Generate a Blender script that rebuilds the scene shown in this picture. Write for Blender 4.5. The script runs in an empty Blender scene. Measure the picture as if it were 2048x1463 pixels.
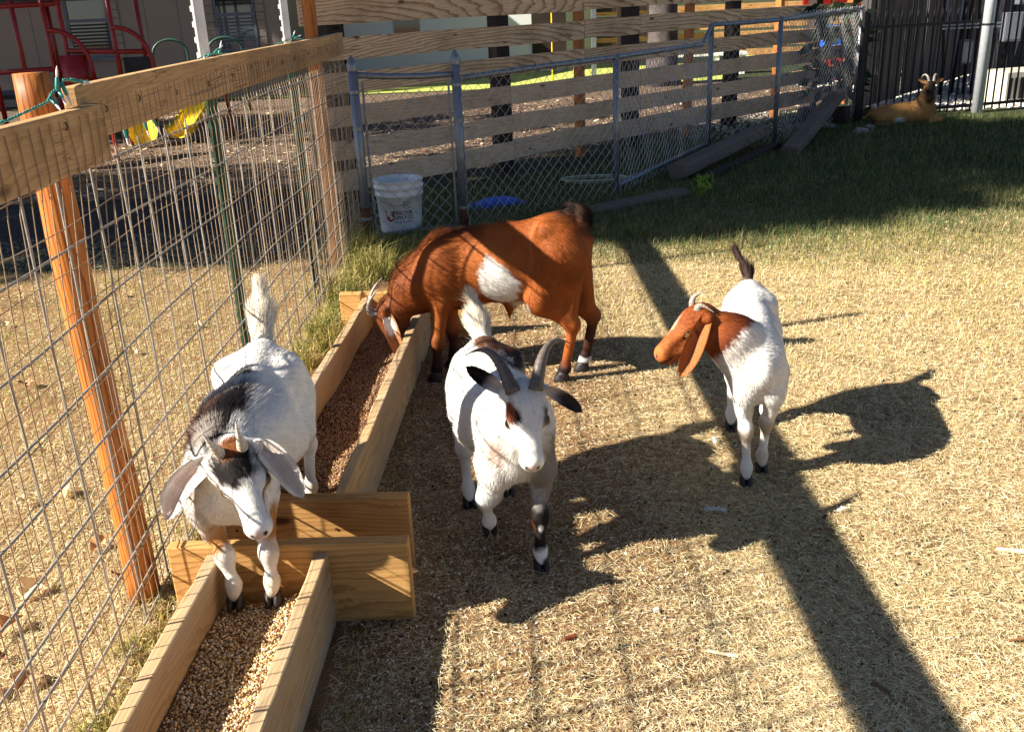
import bpy, bmesh, math, random
import numpy as np
from mathutils import Vector, Matrix, Euler

random.seed(7)
rng = np.random.default_rng(11)
R = math.radians
scene = bpy.context.scene
COL = scene.collection

# ------------------------------------------------------------------ camera
cam_data = bpy.data.cameras.new('camera')
cam = bpy.data.objects.new('camera', cam_data)
COL.objects.link(cam)
cam_data.sensor_fit = 'HORIZONTAL'
cam_data.sensor_width = 36.0
cam_data.lens = 36.0 * 1900 / 2048
cam_data.clip_start = 0.05
cam_data.clip_end = 400
_p, _r = R(21.0), R(-2.5)
_fw = Vector((0, math.cos(_p), -math.sin(_p))); _rt0 = Vector((1, 0, 0)); _up0 = _rt0.cross(_fw)
_rt = _rt0 * math.cos(_r) + _up0 * math.sin(_r)
_up = -_rt0 * math.sin(_r) + _up0 * math.cos(_r)
cam.matrix_world = Matrix(((_rt.x, _up.x, -_fw.x, 0), (_rt.y, _up.y, -_fw.y, 0), (_rt.z, _up.z, -_fw.z, 1.6), (0, 0, 0, 1)))
scene.camera = cam

# ------------------------------------------------------------------ light
SUN_EL, SHADOW_AZ = 33.5, 17.0          # shadows fall towards +X, a little towards +Y
world = bpy.data.worlds.new('World'); scene.world = world; world.use_nodes = True
wn = world.node_tree.nodes; wl = world.node_tree.links
for n_ in list(wn): wn.remove(n_)
sky = wn.new('ShaderNodeTexSky'); sky.sky_type = 'NISHITA'; sky.sun_disc = False
sky.sun_elevation = R(SUN_EL)
sky.air_density = 0.62; sky.dust_density = 0.3; sky.altitude = 300
_sx, _sy = -math.cos(R(SHADOW_AZ)), -math.sin(R(SHADOW_AZ))     # horizontal direction towards the sun
sky.sun_rotation = math.atan2(_sx, _sy)
bg = wn.new('ShaderNodeBackground'); bg.inputs['Strength'].default_value = 0.05
wo = wn.new('ShaderNodeOutputWorld')
wl.new(sky.outputs[0], bg.inputs[0]); wl.new(bg.outputs[0], wo.inputs[0])
sun_data = bpy.data.lights.new('sun', 'SUN'); sun_data.energy = 5.0; sun_data.angle = R(0.55); sun_data.color = (1.0, 0.94, 0.84)
sun = bpy.data.objects.new('sun', sun_data); COL.objects.link(sun)
_tosun = Vector((_sx * math.cos(R(SUN_EL)), _sy * math.cos(R(SUN_EL)), math.sin(R(SUN_EL))))
sun.rotation_euler = _tosun.to_track_quat('Z', 'Y').to_euler()
sun.location = (-6, -3, 8)
scene.view_settings.view_transform = 'Standard'; scene.view_settings.look = 'None'
scene.view_settings.exposure = 1.45; scene.view_settings.gamma = 1.0
scene.view_settings.use_curve_mapping = False
scene.render.engine = 'CYCLES'
scene.cycles.max_bounces = 6; scene.cycles.diffuse_bounces = 3; scene.cycles.glossy_bounces = 2
scene.cycles.transparent_max_bounces = 8
scene.cycles.use_adaptive_sampling = True

# ------------------------------------------------------------------ helpers
def lin(r, g, b):
    f = lambda c: (c / 255 / 12.92) if c / 255 <= 0.04045 else ((c / 255 + 0.055) / 1.055) ** 2.4
    return (f(r), f(g), f(b))

def tag(o, label=None, cat=None, group=None, kind=None):
    if label: o['label'] = label
    if cat: o['category'] = cat
    if group: o['group'] = group
    if kind: o['kind'] = kind
    return o

def empty(name, loc=(0, 0, 0), rz=0, label=None, cat=None, group=None):
    o = bpy.data.objects.new(name, None); COL.objects.link(o)
    o.empty_display_size = 0.1; o.location = loc; o.rotation_euler = (0, 0, rz)
    return tag(o, label, cat, group)

def link(name, me, mat=None, parent=None, loc=None, rot=None):
    o = bpy.data.objects.new(name, me); COL.objects.link(o)
    if mat is not None and not me.materials: me.materials.append(mat)
    if parent is not None: o.parent = parent
    if loc is not None: o.location = loc
    if rot is not None: o.rotation_euler = rot
    return o

def mesh_np(name, V, F4=None, F3=None, smooth=False, col=None, vn=None):
    """fast mesh from arrays: V (n,3), quads (m,4), tris (k,3), colours per vertex"""
    me = bpy.data.meshes.new(name)
    V = np.ascontiguousarray(V, np.float32)
    parts, tot = [], []
    if F4 is not None and len(F4): parts.append(np.asarray(F4, np.int32).ravel()); tot.append(np.full(len(F4), 4, np.int32))
    if F3 is not None and len(F3): parts.append(np.asarray(F3, np.int32).ravel()); tot.append(np.full(len(F3), 3, np.int32))
    loops = np.concatenate(parts); tot = np.concatenate(tot)
    me.vertices.add(len(V)); me.vertices.foreach_set('co', V.ravel())
    me.loops.add(len(loops)); me.loops.foreach_set('vertex_index', loops)
    me.polygons.add(len(tot))
    st = np.zeros(len(tot), np.int32); st[1:] = np.cumsum(tot)[:-1]
    me.polygons.foreach_set('loop_start', st)
    me.polygons.foreach_set('use_smooth', np.full(len(tot), bool(smooth)))
    me.update(calc_edges=True); me.validate()
    if col is not None:
        a = me.color_attributes.new('Col', 'FLOAT_COLOR', 'POINT')
        c4 = np.ones((len(V), 4), np.float32); c4[:, :3] = col
        a.data.foreach_set('color', c4.ravel())
    if vn is not None:
        me.normals_split_custom_set_from_vertices([tuple(v) for v in vn.tolist()])
    return me

class MB:
    """collects simple solids into one mesh"""
    def __init__(s): s.v = []; s.f = []
    def add(s, vs, fs):
        o = len(s.v); s.v += [tuple(v) for v in vs]; s.f += [tuple(i + o for i in f) for f in fs]; return s
    def box(s, x0, x1, y0, y1, z0, z1):
        return s.add([(x0,y0,z0),(x1,y0,z0),(x1,y1,z0),(x0,y1,z0),(x0,y0,z1),(x1,y0,z1),(x1,y1,z1),(x0,y1,z1)],
                     [(0,3,2,1),(4,5,6,7),(0,1,5,4),(1,2,6,5),(2,3,7,6),(3,0,4,7)])
    def tube(s, pts, rad, n=8, cap=True, squash=1.0):
        pts = [Vector(p) for p in pts]
        if not hasattr(rad, '__len__'): rad = [rad] * len(pts)
        o = len(s.v); rings = []
        ref = None
        for i, p in enumerate(pts):
            t = (pts[min(i + 1, len(pts) - 1)] - pts[max(i - 1, 0)]).normalized()
            if ref is None:
                ref = Vector((0, 0, 1)) if abs(t.z) < 0.9 else Vector((1, 0, 0))
            a = (ref - t * ref.dot(t)).normalized(); b = t.cross(a); ref = a
            for k in range(n):
                an = 2 * math.pi * k / n
                s.v.append(tuple(p + (a * math.cos(an) + b * math.sin(an) * squash) * rad[i]))
        for i in range(len(pts) - 1):
            for k in range(n):
                k2 = (k + 1) % n
                s.f.append((o + i*n + k, o + i*n + k2, o + (i+1)*n + k2, o + (i+1)*n + k))
        if cap:
            s.f.append(tuple(o + k for k in reversed(range(n))))
            s.f.append(tuple(o + (len(pts)-1)*n + k for k in range(n)))
        return s
    def lathe(s, prof, n=24, c=(0, 0, 0)):
        o = len(s.v)
        for r, z in prof:
            for k in range(n):
                a = 2 * math.pi * k / n; s.v.append((c[0] + r*math.cos(a), c[1] + r*math.sin(a), c[2] + z))
        for i in range(len(prof) - 1):
            for k in range(n):
                k2 = (k + 1) % n; s.f.append((o + i*n + k, o + i*n + k2, o + (i+1)*n + k2, o + (i+1)*n + k))
        return s
    def mesh(s, name, smooth=False, bevel=0, seg=1):
        me = bpy.data.meshes.new(name); me.from_pydata(s.v, [], s.f); me.update()
        if bevel:
            bm = bmesh.new(); bm.from_mesh(me)
            bmesh.ops.bevel(bm, geom=list(bm.edges), offset=bevel, segments=seg, affect='EDGES', profile=0.6)
            bm.to_mesh(me); bm.free()
        if smooth:
            me.polygons.foreach_set('use_smooth', [True] * len(me.polygons))
        me.update(); return me
    def obj(s, name, mat, parent=None, smooth=False, bevel=0, loc=None, rot=None, seg=1):
        return link(name, s.mesh(name, smooth, bevel, seg), mat, parent, loc, rot)

def board(name, L, T, H, mat, parent, loc, rot=(0, 0, 0), bevel=0.004, warp=0.0, rough=0.0):
    """plank with its length on local X, thickness Y, height Z, centred on X and Y, resting on Z=0; grain runs on X"""
    n = max(2, int(L / 0.06)) if warp else 1
    vs, fs = [], []
    ph = random.random() * 6
    for i in range(n + 1):
        x = -L/2 + L*i/n; w = warp * math.sin(ph + 3.0*x/L*2); w2 = warp * .6 * math.sin(ph*2 + 4*x/L)
        c1, c2 = (abs(random.gauss(0, rough)), abs(random.gauss(0, rough))) if 0 < i < n else (0, 0)
        vs += [(x, -T/2 + w2, w), (x, T/2 + w2, w), (x, T/2 + w2 - c1*.6, H + w - c1), (x, -T/2 + w2 + c2*.6, H + w - c2)]
    for i in range(n):
        a = 4*i; b = a + 4
        for k in range(4):
            k2 = (k+1) % 4; fs.append((a+k, b+k, b+k2, a+k2))
    fs.append((3, 2, 1, 0) if False else (0, 1, 2, 3)); fs.append((4*n+3, 4*n+2, 4*n+1, 4*n))
    me = bpy.data.meshes.new(name); me.from_pydata(vs, [], fs); me.update()
    bm = bmesh.new(); bm.from_mesh(me)
    bmesh.ops.recalc_face_normals(bm, faces=bm.faces)
    if bevel:
        ed = [e for e in bm.edges if e.is_manifold and e.calc_face_angle(0) > 0.5]
        bmesh.ops.bevel(bm, geom=ed, offset=bevel, segments=2, affect='EDGES', profile=0.5)
    bm.to_mesh(me); bm.free(); me.update()
    return link(name, me, mat, parent, loc, rot)

# ------------------------------------------------------------------ materials
class NT:
    def __init__(s, name):
        s.m = bpy.data.materials.new(name); s.m.use_nodes = True
        s.t = s.m.node_tree; s.b = s.t.nodes['Principled BSDF']; s.out = s.t.nodes['Material Output']
    def n(s, typ, **kw):
        x = s.t.nodes.new(typ)
        for k, v in kw.items():
            if k.startswith('i_'):
                key = k[2:].replace('_', ' ')
                x.inputs[key].default_value = v
            else: setattr(x, k, v)
        return x
    def l(s, a, b): s.t.links.new(a, b)
    def ramp(s, fac, stops, interp='LINEAR'):
        r = s.t.nodes.new('ShaderNodeValToRGB'); r.color_ramp.interpolation = interp
        el = r.color_ramp.elements
        while len(el) < len(stops): el.new(0.5)
        for e, (p, c) in zip(el, stops): e.position = p; e.color = (*c, 1) if len(c) == 3 else c
        s.l(fac, r.inputs[0]); return r
    def noise(s, vec, scale, detail=4, rough=0.55, dist=0.0):
        x = s.n('ShaderNodeTexNoise'); x.inputs['Scale'].default_value = scale; x.inputs['Detail'].default_value = detail
        x.inputs['Roughness'].default_value = rough; x.inputs['Distortion'].default_value = dist
        if vec is not None: s.l(vec, x.inputs['Vector'])
        return x
    def mix(s, fac, a, b, blend='MIX'):
        x = s.n('ShaderNodeMix', data_type='RGBA', blend_type=blend)
        if isinstance(fac, (int, float)): x.inputs[0].default_value = fac
        else: s.l(fac, x.inputs[0])
        for sock, v in ((x.inputs[6], a), (x.inputs[7], b)):
            if isinstance(v, tuple): sock.default_value = (*v, 1) if len(v) == 3 else v
            else: s.l(v, sock)
        return x.outputs[2]
    def bump(s, h, strength=0.3, dist=0.01):
        x = s.n('ShaderNodeBump'); x.inputs['Strength'].default_value = strength; x.inputs['Distance'].default_value = dist
        s.l(h, x.inputs['Height']); s.l(x.outputs[0], s.b.inputs['Normal']); return x

def simple(name, c, rough=0.6, metal=0.0, var=0.15, scale=14, bump=0.0, spec=0.4):
    k = NT(name); tc = k.n('ShaderNodeTexCoord')
    nz = k.noise(tc.outputs['Object'], scale, 5, 0.6)
    d = tuple(max(0, x * (1 - var)) for x in c); e = tuple(min(1, x * (1 + var)) for x in c)
    r = k.ramp(nz.outputs[0], [(0.3, d), (0.7, e)])
    k.l(r.outputs[0], k.b.inputs['Base Color'])
    k.b.inputs['Roughness'].default_value = rough; k.b.inputs['Metallic'].default_value = metal
    k.b.inputs['Specular IOR Level'].default_value = spec
    if bump: k.bump(nz.outputs[0], bump, 0.01)
    return k.m

def attr_mat(name, rough=0.7, spec=0.25, sub=0.0, gain=None):
    k = NT(name); a = k.n('ShaderNodeVertexColor', layer_name='Col')
    k.l(a.outputs[0], k.b.inputs['Base Color'])
    k.b.inputs['Roughness'].default_value = rough; k.b.inputs['Specular IOR Level'].default_value = spec
    if sub:
        tr = k.n('ShaderNodeBsdfTranslucent'); k.l(a.outputs[0], tr.inputs[0])
        mx = k.n('ShaderNodeMixShader'); mx.inputs[0].default_value = sub
        k.l(k.b.outputs[0], mx.inputs[1]); k.l(tr.outputs[0], mx.inputs[2]); k.l(mx.outputs[0], k.out.inputs[0])
    return k.m

def wood(name, light, dark, freq=26, tilt=5.0, rough=0.75, grey=None, knots=True, contrast=1.0, bumpv=0.25):
    """sawn timber, rings round a log axis that runs nearly along local X"""
    k = NT(name); tc = k.n('ShaderNodeTexCoord'); oi = k.n('ShaderNodeObjectInfo')
    rnd = k.n('ShaderNodeMath', operation='MULTIPLY'); rnd.inputs[1].default_value = 1.0
    k.l(oi.outputs['Random'], rnd.inputs[0])
    comb = k.n('ShaderNodeCombineXYZ')
    m1 = k.n('ShaderNodeMath', operation='MULTIPLY_ADD'); m1.inputs[1].default_value = 0.35; m1.inputs[2].default_value = 0.05; k.l(oi.outputs['Random'], m1.inputs[0])
    m2 = k.n('ShaderNodeMath', operation='MULTIPLY_ADD'); m2.inputs[1].default_value = -0.23; m2.inputs[2].default_value = 0.16; k.l(oi.outputs['Random'], m2.inputs[0])
    m3 = k.n('ShaderNodeMath', operation='MULTIPLY'); m3.inputs[1].default_value = 37.0; k.l(oi.outputs['Random'], m3.inputs[0])
    k.l(m3.outputs[0], comb.inputs[0]); k.l(m1.outputs[0], comb.inputs[1]); k.l(m2.outputs[0], comb.inputs[2])
    add = k.n('ShaderNodeVectorMath', operation='ADD'); k.l(tc.outputs['Object'], add.inputs[0]); k.l(comb.outputs[0], add.inputs[1])
    st = k.n('ShaderNodeMapping'); st.inputs['Scale'].default_value = (0.9, 5.0, 5.0); k.l(add.outputs[0], st.inputs[0])
    wob = k.noise(st.outputs[0], 1.3, 3, 0.5)
    sc = k.n('ShaderNodeVectorMath', operation='SCALE'); sc.inputs[3].default_value = 0.085; k.l(wob.outputs['Color'], sc.inputs[0])
    add2 = k.n('ShaderNodeVectorMath', operation='ADD'); k.l(tc.outputs['Object'], add2.inputs[0]); k.l(sc.outputs[0], add2.inputs[1])
    mp = k.n('ShaderNodeMapping'); mp.inputs['Rotation'].default_value = (0, R(tilt * .8), R(tilt)); k.l(add2.outputs[0], mp.inputs[0])
    add3 = k.n('ShaderNodeVectorMath', operation='ADD'); k.l(mp.outputs[0], add3.inputs[0])
    comb2 = k.n('ShaderNodeCombineXYZ'); k.l(m1.outputs[0], comb2.inputs[1]); k.l(m2.outputs[0], comb2.inputs[2]); k.l(comb2.outputs[0], add3.inputs[1])
    wv = k.n('ShaderNodeTexWave', wave_type='RINGS', rings_direction='X', wave_profile='SAW')
    wv.inputs['Scale'].default_value = freq; wv.inputs['Distortion'].default_value = 1.2; wv.inputs['Detail'].default_value = 2; wv.inputs['Detail Scale'].default_value = 1.5
    k.l(add3.outputs[0], wv.inputs[0])
    fib = k.n('ShaderNodeMapping'); fib.inputs['Scale'].default_value = (4, 160, 160); k.l(add.outputs[0], fib.inputs[0])
    fn = k.noise(fib.outputs[0], 1.0, 3, 0.6)
    c1 = k.ramp(wv.outputs['Fac'], [(0.0, light), (0.55, tuple(l*.92+d*.08 for l, d in zip(light, dark))), (0.9, tuple(l*(1-contrast)+d*contrast for l, d in zip(light, dark))), (1.0, light)])
    f1 = k.ramp(fn.outputs[0], [(0.3, (0.72, 0.70, 0.68)), (0.65, (1.05, 1.05, 1.05))])
    c = k.mix(0.75, c1.outputs[0], f1.outputs[0], 'MULTIPLY')
    big = k.noise(add.outputs[0], 2.2, 4, 0.6)
    b1 = k.ramp(big.outputs[0], [(0.30, (0.58, 0.55, 0.52)), (0.46, (0.88, 0.86, 0.84)), (0.70, (1.08, 1.06, 1.04))])
    c = k.mix(0.85, c, b1.outputs[0], 'MULTIPLY')
    # drying cracks along the grain and smears of dirt
    cm = k.n('ShaderNodeMapping'); cm.inputs['Scale'].default_value = (1.3, 34, 34); k.l(add.outputs[0], cm.inputs[0])
    cn = k.noise(cm.outputs[0], 1.0, 2, 0.5)
    cr = k.ramp(cn.outputs[0], [(0.488, (1, 1, 1)), (0.5, (0.25, 0.22, 0.2)), (0.512, (1, 1, 1))])
    cg_ = k.noise(add.outputs[0], 3.1, 3, 0.5); cgf = k.ramp(cg_.outputs[0], [(0.5, (0, 0, 0)), (0.6, (1, 1, 1))])
    c = k.mix(cgf.outputs[0], c, k.mix(1.0, c, cr.outputs[0], 'MULTIPLY'))
    sm = k.n('ShaderNodeMapping'); sm.inputs['Scale'].default_value = (7, 22, 22); k.l(add.outputs[0], sm.inputs[0])
    sn = k.noise(sm.outputs[0], 1.0, 6, 0.7); sr = k.ramp(sn.outputs[0], [(0.30, (0.62, 0.58, 0.54)), (0.44, (1, 1, 1))])
    c = k.mix(0.8, c, sr.outputs[0], 'MULTIPLY')
    if grey:
        gm = k.n('ShaderNodeMapping'); gm.inputs['Scale'].default_value = (1.2, 8, 8); k.l(add.outputs[0], gm.inputs[0])
        gn = k.noise(gm.outputs[0], 1.0, 5, 0.65)
        gf = k.ramp(gn.outputs[0], [(0.38, (0, 0, 0)), (0.68, (1, 1, 1))])
        c = k.mix(gf.outputs[0], c, grey)
    if knots:
        vm = k.n('ShaderNodeMapping'); vm.inputs['Scale'].default_value = (2.2, 5.5, 5.5); k.l(add.outputs[0], vm.inputs[0])
        vo = k.n('ShaderNodeTexVoronoi'); vo.inputs['Scale'].default_value = 1.0; k.l(vm.outputs[0], vo.inputs['Vector'])
        kf = k.ramp(vo.outputs['Distance'], [(0.05, (1, 1, 1)), (0.11, (0, 0, 0))])
        c = k.mix(kf.outputs[0], c, tuple(x * 0.35 for x in dark))
    k.l(c, k.b.inputs['Base Color']); k.b.inputs['Roughness'].default_value = rough
    k.b.inputs['Specular IOR Level'].default_value = 0.25
    hs = k.n('ShaderNodeMath', operation='MULTIPLY_ADD'); hs.inputs[1].default_value = 0.5
    k.l(wv.outputs['Fac'], hs.inputs[0]); k.l(fn.outputs[0], hs.inputs[2])
    k.bump(hs.outputs[0], bumpv, 0.004)
    return k.m

M = {}
M['trough'] = wood('trough_timber', lin(204,170,124), lin(140,100,60), 34, 3, grey=lin(170,150,124), contrast=.5)
M['endboard'] = wood('end_timber', lin(210,162,98), lin(140,90,44), 34, 2, grey=None, contrast=.55)
M['rail'] = wood('rail_timber', lin(204,166,116), lin(158,112,68), 26, 4, contrast=.45)
M['pole'] = wood('pole_timber', lin(200,126,60), lin(140,70,26), 22, 2, rough=0.5, knots=True)
M['plank'] = wood('fence_plank', lin(238,202,160), lin(172,124,80), 12, 8, contrast=1.0)
M['plank_plain'] = wood('plain_fence_plank', lin(238,202,164), lin(180,134,94), 22, 4, contrast=.4)
M['darkwood'] = wood('dark_post', lin(60,48,42), lin(34,26,22), 20, 3)
M['orangewood'] = wood('cedar_fence', lin(226,176,116), lin(186,126,70), 14, 3)
M['oldwood'] = wood('weathered_timber', lin(120,108,96), lin(60,52,46), 24, 3, grey=lin(98,92,86))
M['galv'] = simple('galvanised_steel', lin(126,132,140), 0.42, 0.55, 0.15, 30)
M['galv_bright'] = simple('bright_galvanised_steel', lin(206,210,212), 0.4, 0.25, 0.1, 20)
M['wire'] = simple('mesh_wire', lin(150,144,134), 0.5, 0.2, 0.25, 60)
M['thinwire'] = simple('fine_wire', lin(156,134,108), 0.55, 0.1, 0.4, 9)
M['chain'] = simple('chain_wire', lin(176,176,172), 0.5, 0.1, 0.2, 25)
M['rust'] = simple('rusty_steel', lin(92,48,30), 0.8, 0.2, 0.3, 40)
M['tpost'] = simple('green_enamel', lin(52,82,62), 0.45, 0.0, 0.25, 30)
M['white_paint'] = simple('white_paint', (0.8,0.8,0.78), 0.5, 0.0, 0.08, 18)
M['plastic_white'] = simple('white_plastic', (0.78,0.78,0.76), 0.35, 0.0, 0.05, 10)
M['black'] = simple('black_print', (0.02,0.02,0.022), 0.6)
M['redprint'] = simple('red_print', lin(150,30,36), 0.6)
M['teal'] = simple('teal_plastic', lin(58,140,128), 0.4, 0, 0.15, 40)
M['hornm'] = None
M['iron'] = simple('black_iron', lin(30,28,30), 0.5, 0.3, 0.3, 30)
M['slat'] = simple('brown_slat', lin(66,57,53), 0.55, 0.0, 0.18, 6)
M['red'] = simple('red_enamel', lin(140,26,16), 0.35, 0.0, 0.2, 12)
M['yellow'] = simple('yellow_plastic', lin(246,206,20), 0.4, 0.0, 0.1, 8)
M['blue'] = simple('blue_tarp', lin(24,92,200), 0.45, 0.0, 0.2, 12)
M['stucco'] = simple('taupe_stucco', lin(136,124,110), 0.9, 0.0, 0.06, 60, bump=0.3)
M['paleshed'] = simple('pale_siding', lin(216,216,212), 0.7, 0.0, 0.05, 30)
M['slate_trim'] = simple('slate_trim', lin(92,94,104), 0.7, 0, 0.1, 10)

# ------------------------------------------------------------------ animals
def A(*v): return np.array(v, float)
def unit(v): v = np.asarray(v, float); return v / np.linalg.norm(v)

_perm = rng.integers(0, 2**31, 4096).astype(np.float64) / 2**31
def vnoise(p, s):
    """cheap value noise in [0,1]"""
    q = p * s; i = np.floor(q).astype(np.int64); f = q - i; f = f * f * (3 - 2 * f)
    def h(a, b, c): return _perm[((a * 73856093) ^ (b * 19349663) ^ (c * 83492791)) & 4095]
    x, y, z = i[:, 0], i[:, 1], i[:, 2]; fx, fy, fz = f[:, 0], f[:, 1], f[:, 2]
    def L(a, b, t): return a + (b - a) * t
    return L(L(L(h(x,y,z), h(x+1,y,z), fx), L(h(x,y+1,z), h(x+1,y+1,z), fx), fy),
             L(L(h(x,y,z+1), h(x+1,y,z+1), fx), L(h(x,y+1,z+1), h(x+1,y+1,z+1), fx), fy), fz)


# ------------------------------------------------------------------ ground
def ground_material():
    k = NT('pen_ground'); tc = k.n('ShaderNodeTexCoord'); P_ = tc.outputs['Object']
    n1 = k.noise(P_, 1.1, 6, 0.6); n2 = k.noise(P_, 26, 6, 0.7); n3 = k.noise(P_, 160, 4, 0.7)
    base = k.ramp(n2.outputs[0], [(0.30, lin(112,90,60)), (0.5, lin(168,140,98)), (0.72, lin(210,186,140))])
    dirt = k.ramp(n3.outputs[0], [(0.3, lin(104,78,54)), (0.55, lin(154,118,80)), (0.75, lin(200,170,128))])
    sx = k.n('ShaderNodeSeparateXYZ'); k.l(P_, sx.inputs[0])
    # trodden bare strip beside the trough
    a = k.n('ShaderNodeMath', operation='MULTIPLY_ADD'); a.inputs[1].default_value = -0.9; a.inputs[2].default_value = 0.85; k.l(sx.outputs[0], a.inputs[0])
    b = k.n('ShaderNodeMath', operation='ADD'); k.l(a.outputs[0], b.inputs[0]); k.l(n1.outputs[0], b.inputs[1])
    tr = k.ramp(b.outputs[0], [(0.75, (0, 0, 0)), (1.15, (1, 1, 1))])
    c = k.mix(tr.outputs[0], base.outputs[0], dirt.outputs[0])
    # greener, darker turf further back
    g = k.n('ShaderNodeMath', operation='MULTIPLY_ADD'); g.inputs[1].default_value = 0.35; g.inputs[2].default_value = -2.25; k.l(sx.outputs[1], g.inputs[0])
    g2 = k.n('ShaderNodeMath', operation='ADD'); k.l(g.outputs[0], g2.inputs[0]); k.l(n1.outputs[0], g2.inputs[1])
    gf = k.ramp(g2.outputs[0], [(0.45, (0, 0, 0)), (0.9, (1, 1, 1))])
    green = k.ramp(n2.outputs[0], [(0.3, lin(44,48,32)), (0.7, lin(78,84,52))])
    c = k.mix(gf.outputs[0], c, green.outputs[0])
    n4 = k.noise(P_, 3.3, 5, 0.65); pt = k.ramp(n4.outputs[0], [(0.36, (.62, .58, .54)), (0.52, (1, 1, 1))]); c = k.mix(1.0, c, pt.outputs[0], 'MULTIPLY')
    k.l(c, k.b.inputs['Base Color']); k.b.inputs['Roughness'].default_value = 0.95; k.b.inputs['Specular IOR Level'].default_value = 0.1
    ad = k.n('ShaderNodeMath', operation='MULTIPLY_ADD'); ad.inputs[1].default_value = 0.4; k.l(n3.outputs[0], ad.inputs[0]); k.l(n2.outputs[0], ad.inputs[2])
    k.bump(ad.outputs[0], 0.8, 0.02)
    return k.m
def sheet(name, x0, x1, y0, y1, z, mat, poly=None):
    vs = poly if poly else [(x0, y0), (x1, y0), (x1, y1), (x0, y1)]
    me = bpy.data.meshes.new(name); me.from_pydata([(x, y, z) for x, y in vs], [], [tuple(range(len(vs)))]); me.update()
    o = link(name, me, mat); o['kind'] = 'structure'; return o
sheet('ground', -150, 150, -30, 300, 0, ground_material())

def mulch_material(a, b_, c_, scale=38):
    k = NT('mulch'); tc = k.n('ShaderNodeTexCoord')
    mp = k.n('ShaderNodeMapping'); mp.inputs['Scale'].default_value = (1, 1.6, 1); k.l(tc.outputs['Object'], mp.inputs[0])
    v = k.n('ShaderNodeTexVoronoi'); v.inputs['Scale'].default_value = scale; k.l(mp.outputs[0], v.inputs['Vector'])
    sp = k.n('ShaderNodeSeparateColor'); k.l(v.outputs['Color'], sp.inputs[0])
    r = k.ramp(sp.outputs[0], [(0.1, a), (0.5, b_), (0.9, c_)])
    k.l(r.outputs[0], k.b.inputs['Base Color']); k.b.inputs['Roughness'].default_value = 0.95
    k.bump(v.outputs['Distance'], 0.9, 0.03); return k.m
sheet('mulch_bed', 0, 0, 0, 0, .004, mulch_material(lin(44,32,26), lin(92,68,50), lin(168,140,108)),
      poly=[(-16, 8.6), (-2.6, 9.0), (-.2, 9.9), (1.9, 11.9), (5.0, 14.6), (5.6, 17), (4, 19), (-16, 19.6)])
sheet('dark_ground', 0, 0, 0, 0, .004, mulch_material(lin(14,12,12), lin(26,22,20), lin(44,38,34), 60),
      poly=[(-12, 6.7), (-1.5, 6.3), (-1.35, 8.3), (-2.6, 8.9), (-12, 8.5)])  # strip of ground coloured much darker than the mulch behind it
sheet('lawn', 0, 0, 0, 0, .004, simple('sunny_lawn', lin(172,178,84), 0.9, 0, 0.2, 3), poly=[(-7, 19.7), (4.5, 19.1), (7, 27), (-7, 29.4)])
sheet('gravel_yard', 0, 0, 0, 0, .004, mulch_material(lin(120,112,102), lin(190,182,168), lin(232,226,214), 26),
      poly=[(5.1, 12.9), (14, 13.2), (16, 24), (8.5, 24), (5.2, 14.2)])

# ------------------------------------------------------------------ grass, straw
M['blade'] = attr_mat('grass_blades', 0.8, 0.15, 0.28)
M['straw'] = attr_mat('straw', 0.8, 0.2, 0.08)
def polar(n, r0, r1, a0, a1, pw=0.0):
    """random ground points thinning out with distance"""
    t = rng.random(n); r = r0 * (r1/r0) ** t
    a = R(a0) + (R(a1) - R(a0))*rng.random(n)
    return np.stack([r*np.sin(a), r*np.cos(a)], 1)
def pick(cols, n, jit=.15):
    c = np.array(cols)[rng.integers(0, len(cols), n)]
    return np.clip(c * rng.uniform(1-jit, 1+jit, (n, 1)), 0, 1)
def blades(name, P2, ln, wd, lean, col, z=0.0, mat='blade', curl=0.6, flat=None):
    n = len(P2); az = rng.uniform(0, 2*math.pi, n)
    d = np.stack([np.cos(az), np.sin(az), np.zeros(n)], 1); s = np.stack([-np.sin(az), np.cos(az), np.zeros(n)], 1)
    # turn the blade's broad side at random
    le = np.clip(rng.normal(lean, .35, n), .02, 1.5)
    zz = np.asarray(z) if np.ndim(z) else np.full(n, z)
    p0 = np.stack([P2[:, 0], P2[:, 1], zz], 1)
    up = np.array([0, 0, 1.0])
    d1 = d*np.sin(le)[:, None] + up*np.cos(le)[:, None]
    le2 = le + curl*rng.uniform(.3, 1.3, n)
    d2 = d*np.sin(le2)[:, None] + up*np.cos(le2)[:, None]
    ln = np.asarray(ln)[:, None]*np.ones((n, 1)); w = np.asarray(wd)[:, None]*np.ones((n, 1))
    p1 = p0 + d1*ln*.55; p2 = p1 + d2*ln*.5
    p1[:, 2] = np.maximum(p1[:, 2], .002); p2[:, 2] = np.maximum(p2[:, 2], .002)
    V = np.stack([p0-s*w/2, p0+s*w/2, p1+s*w*.4, p1-s*w*.4, p2], 1).reshape(-1, 3)
    b5 = (np.arange(n)*5)[:, None]
    me = mesh_np(name, V, b5 + np.array([[0,1,2,3]]), b5 + np.array([[3,2,4]]), False, np.repeat(col, 5, 0))
    o = link(name, me, M[mat]); o['kind'] = 'stuff'; return o
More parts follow.
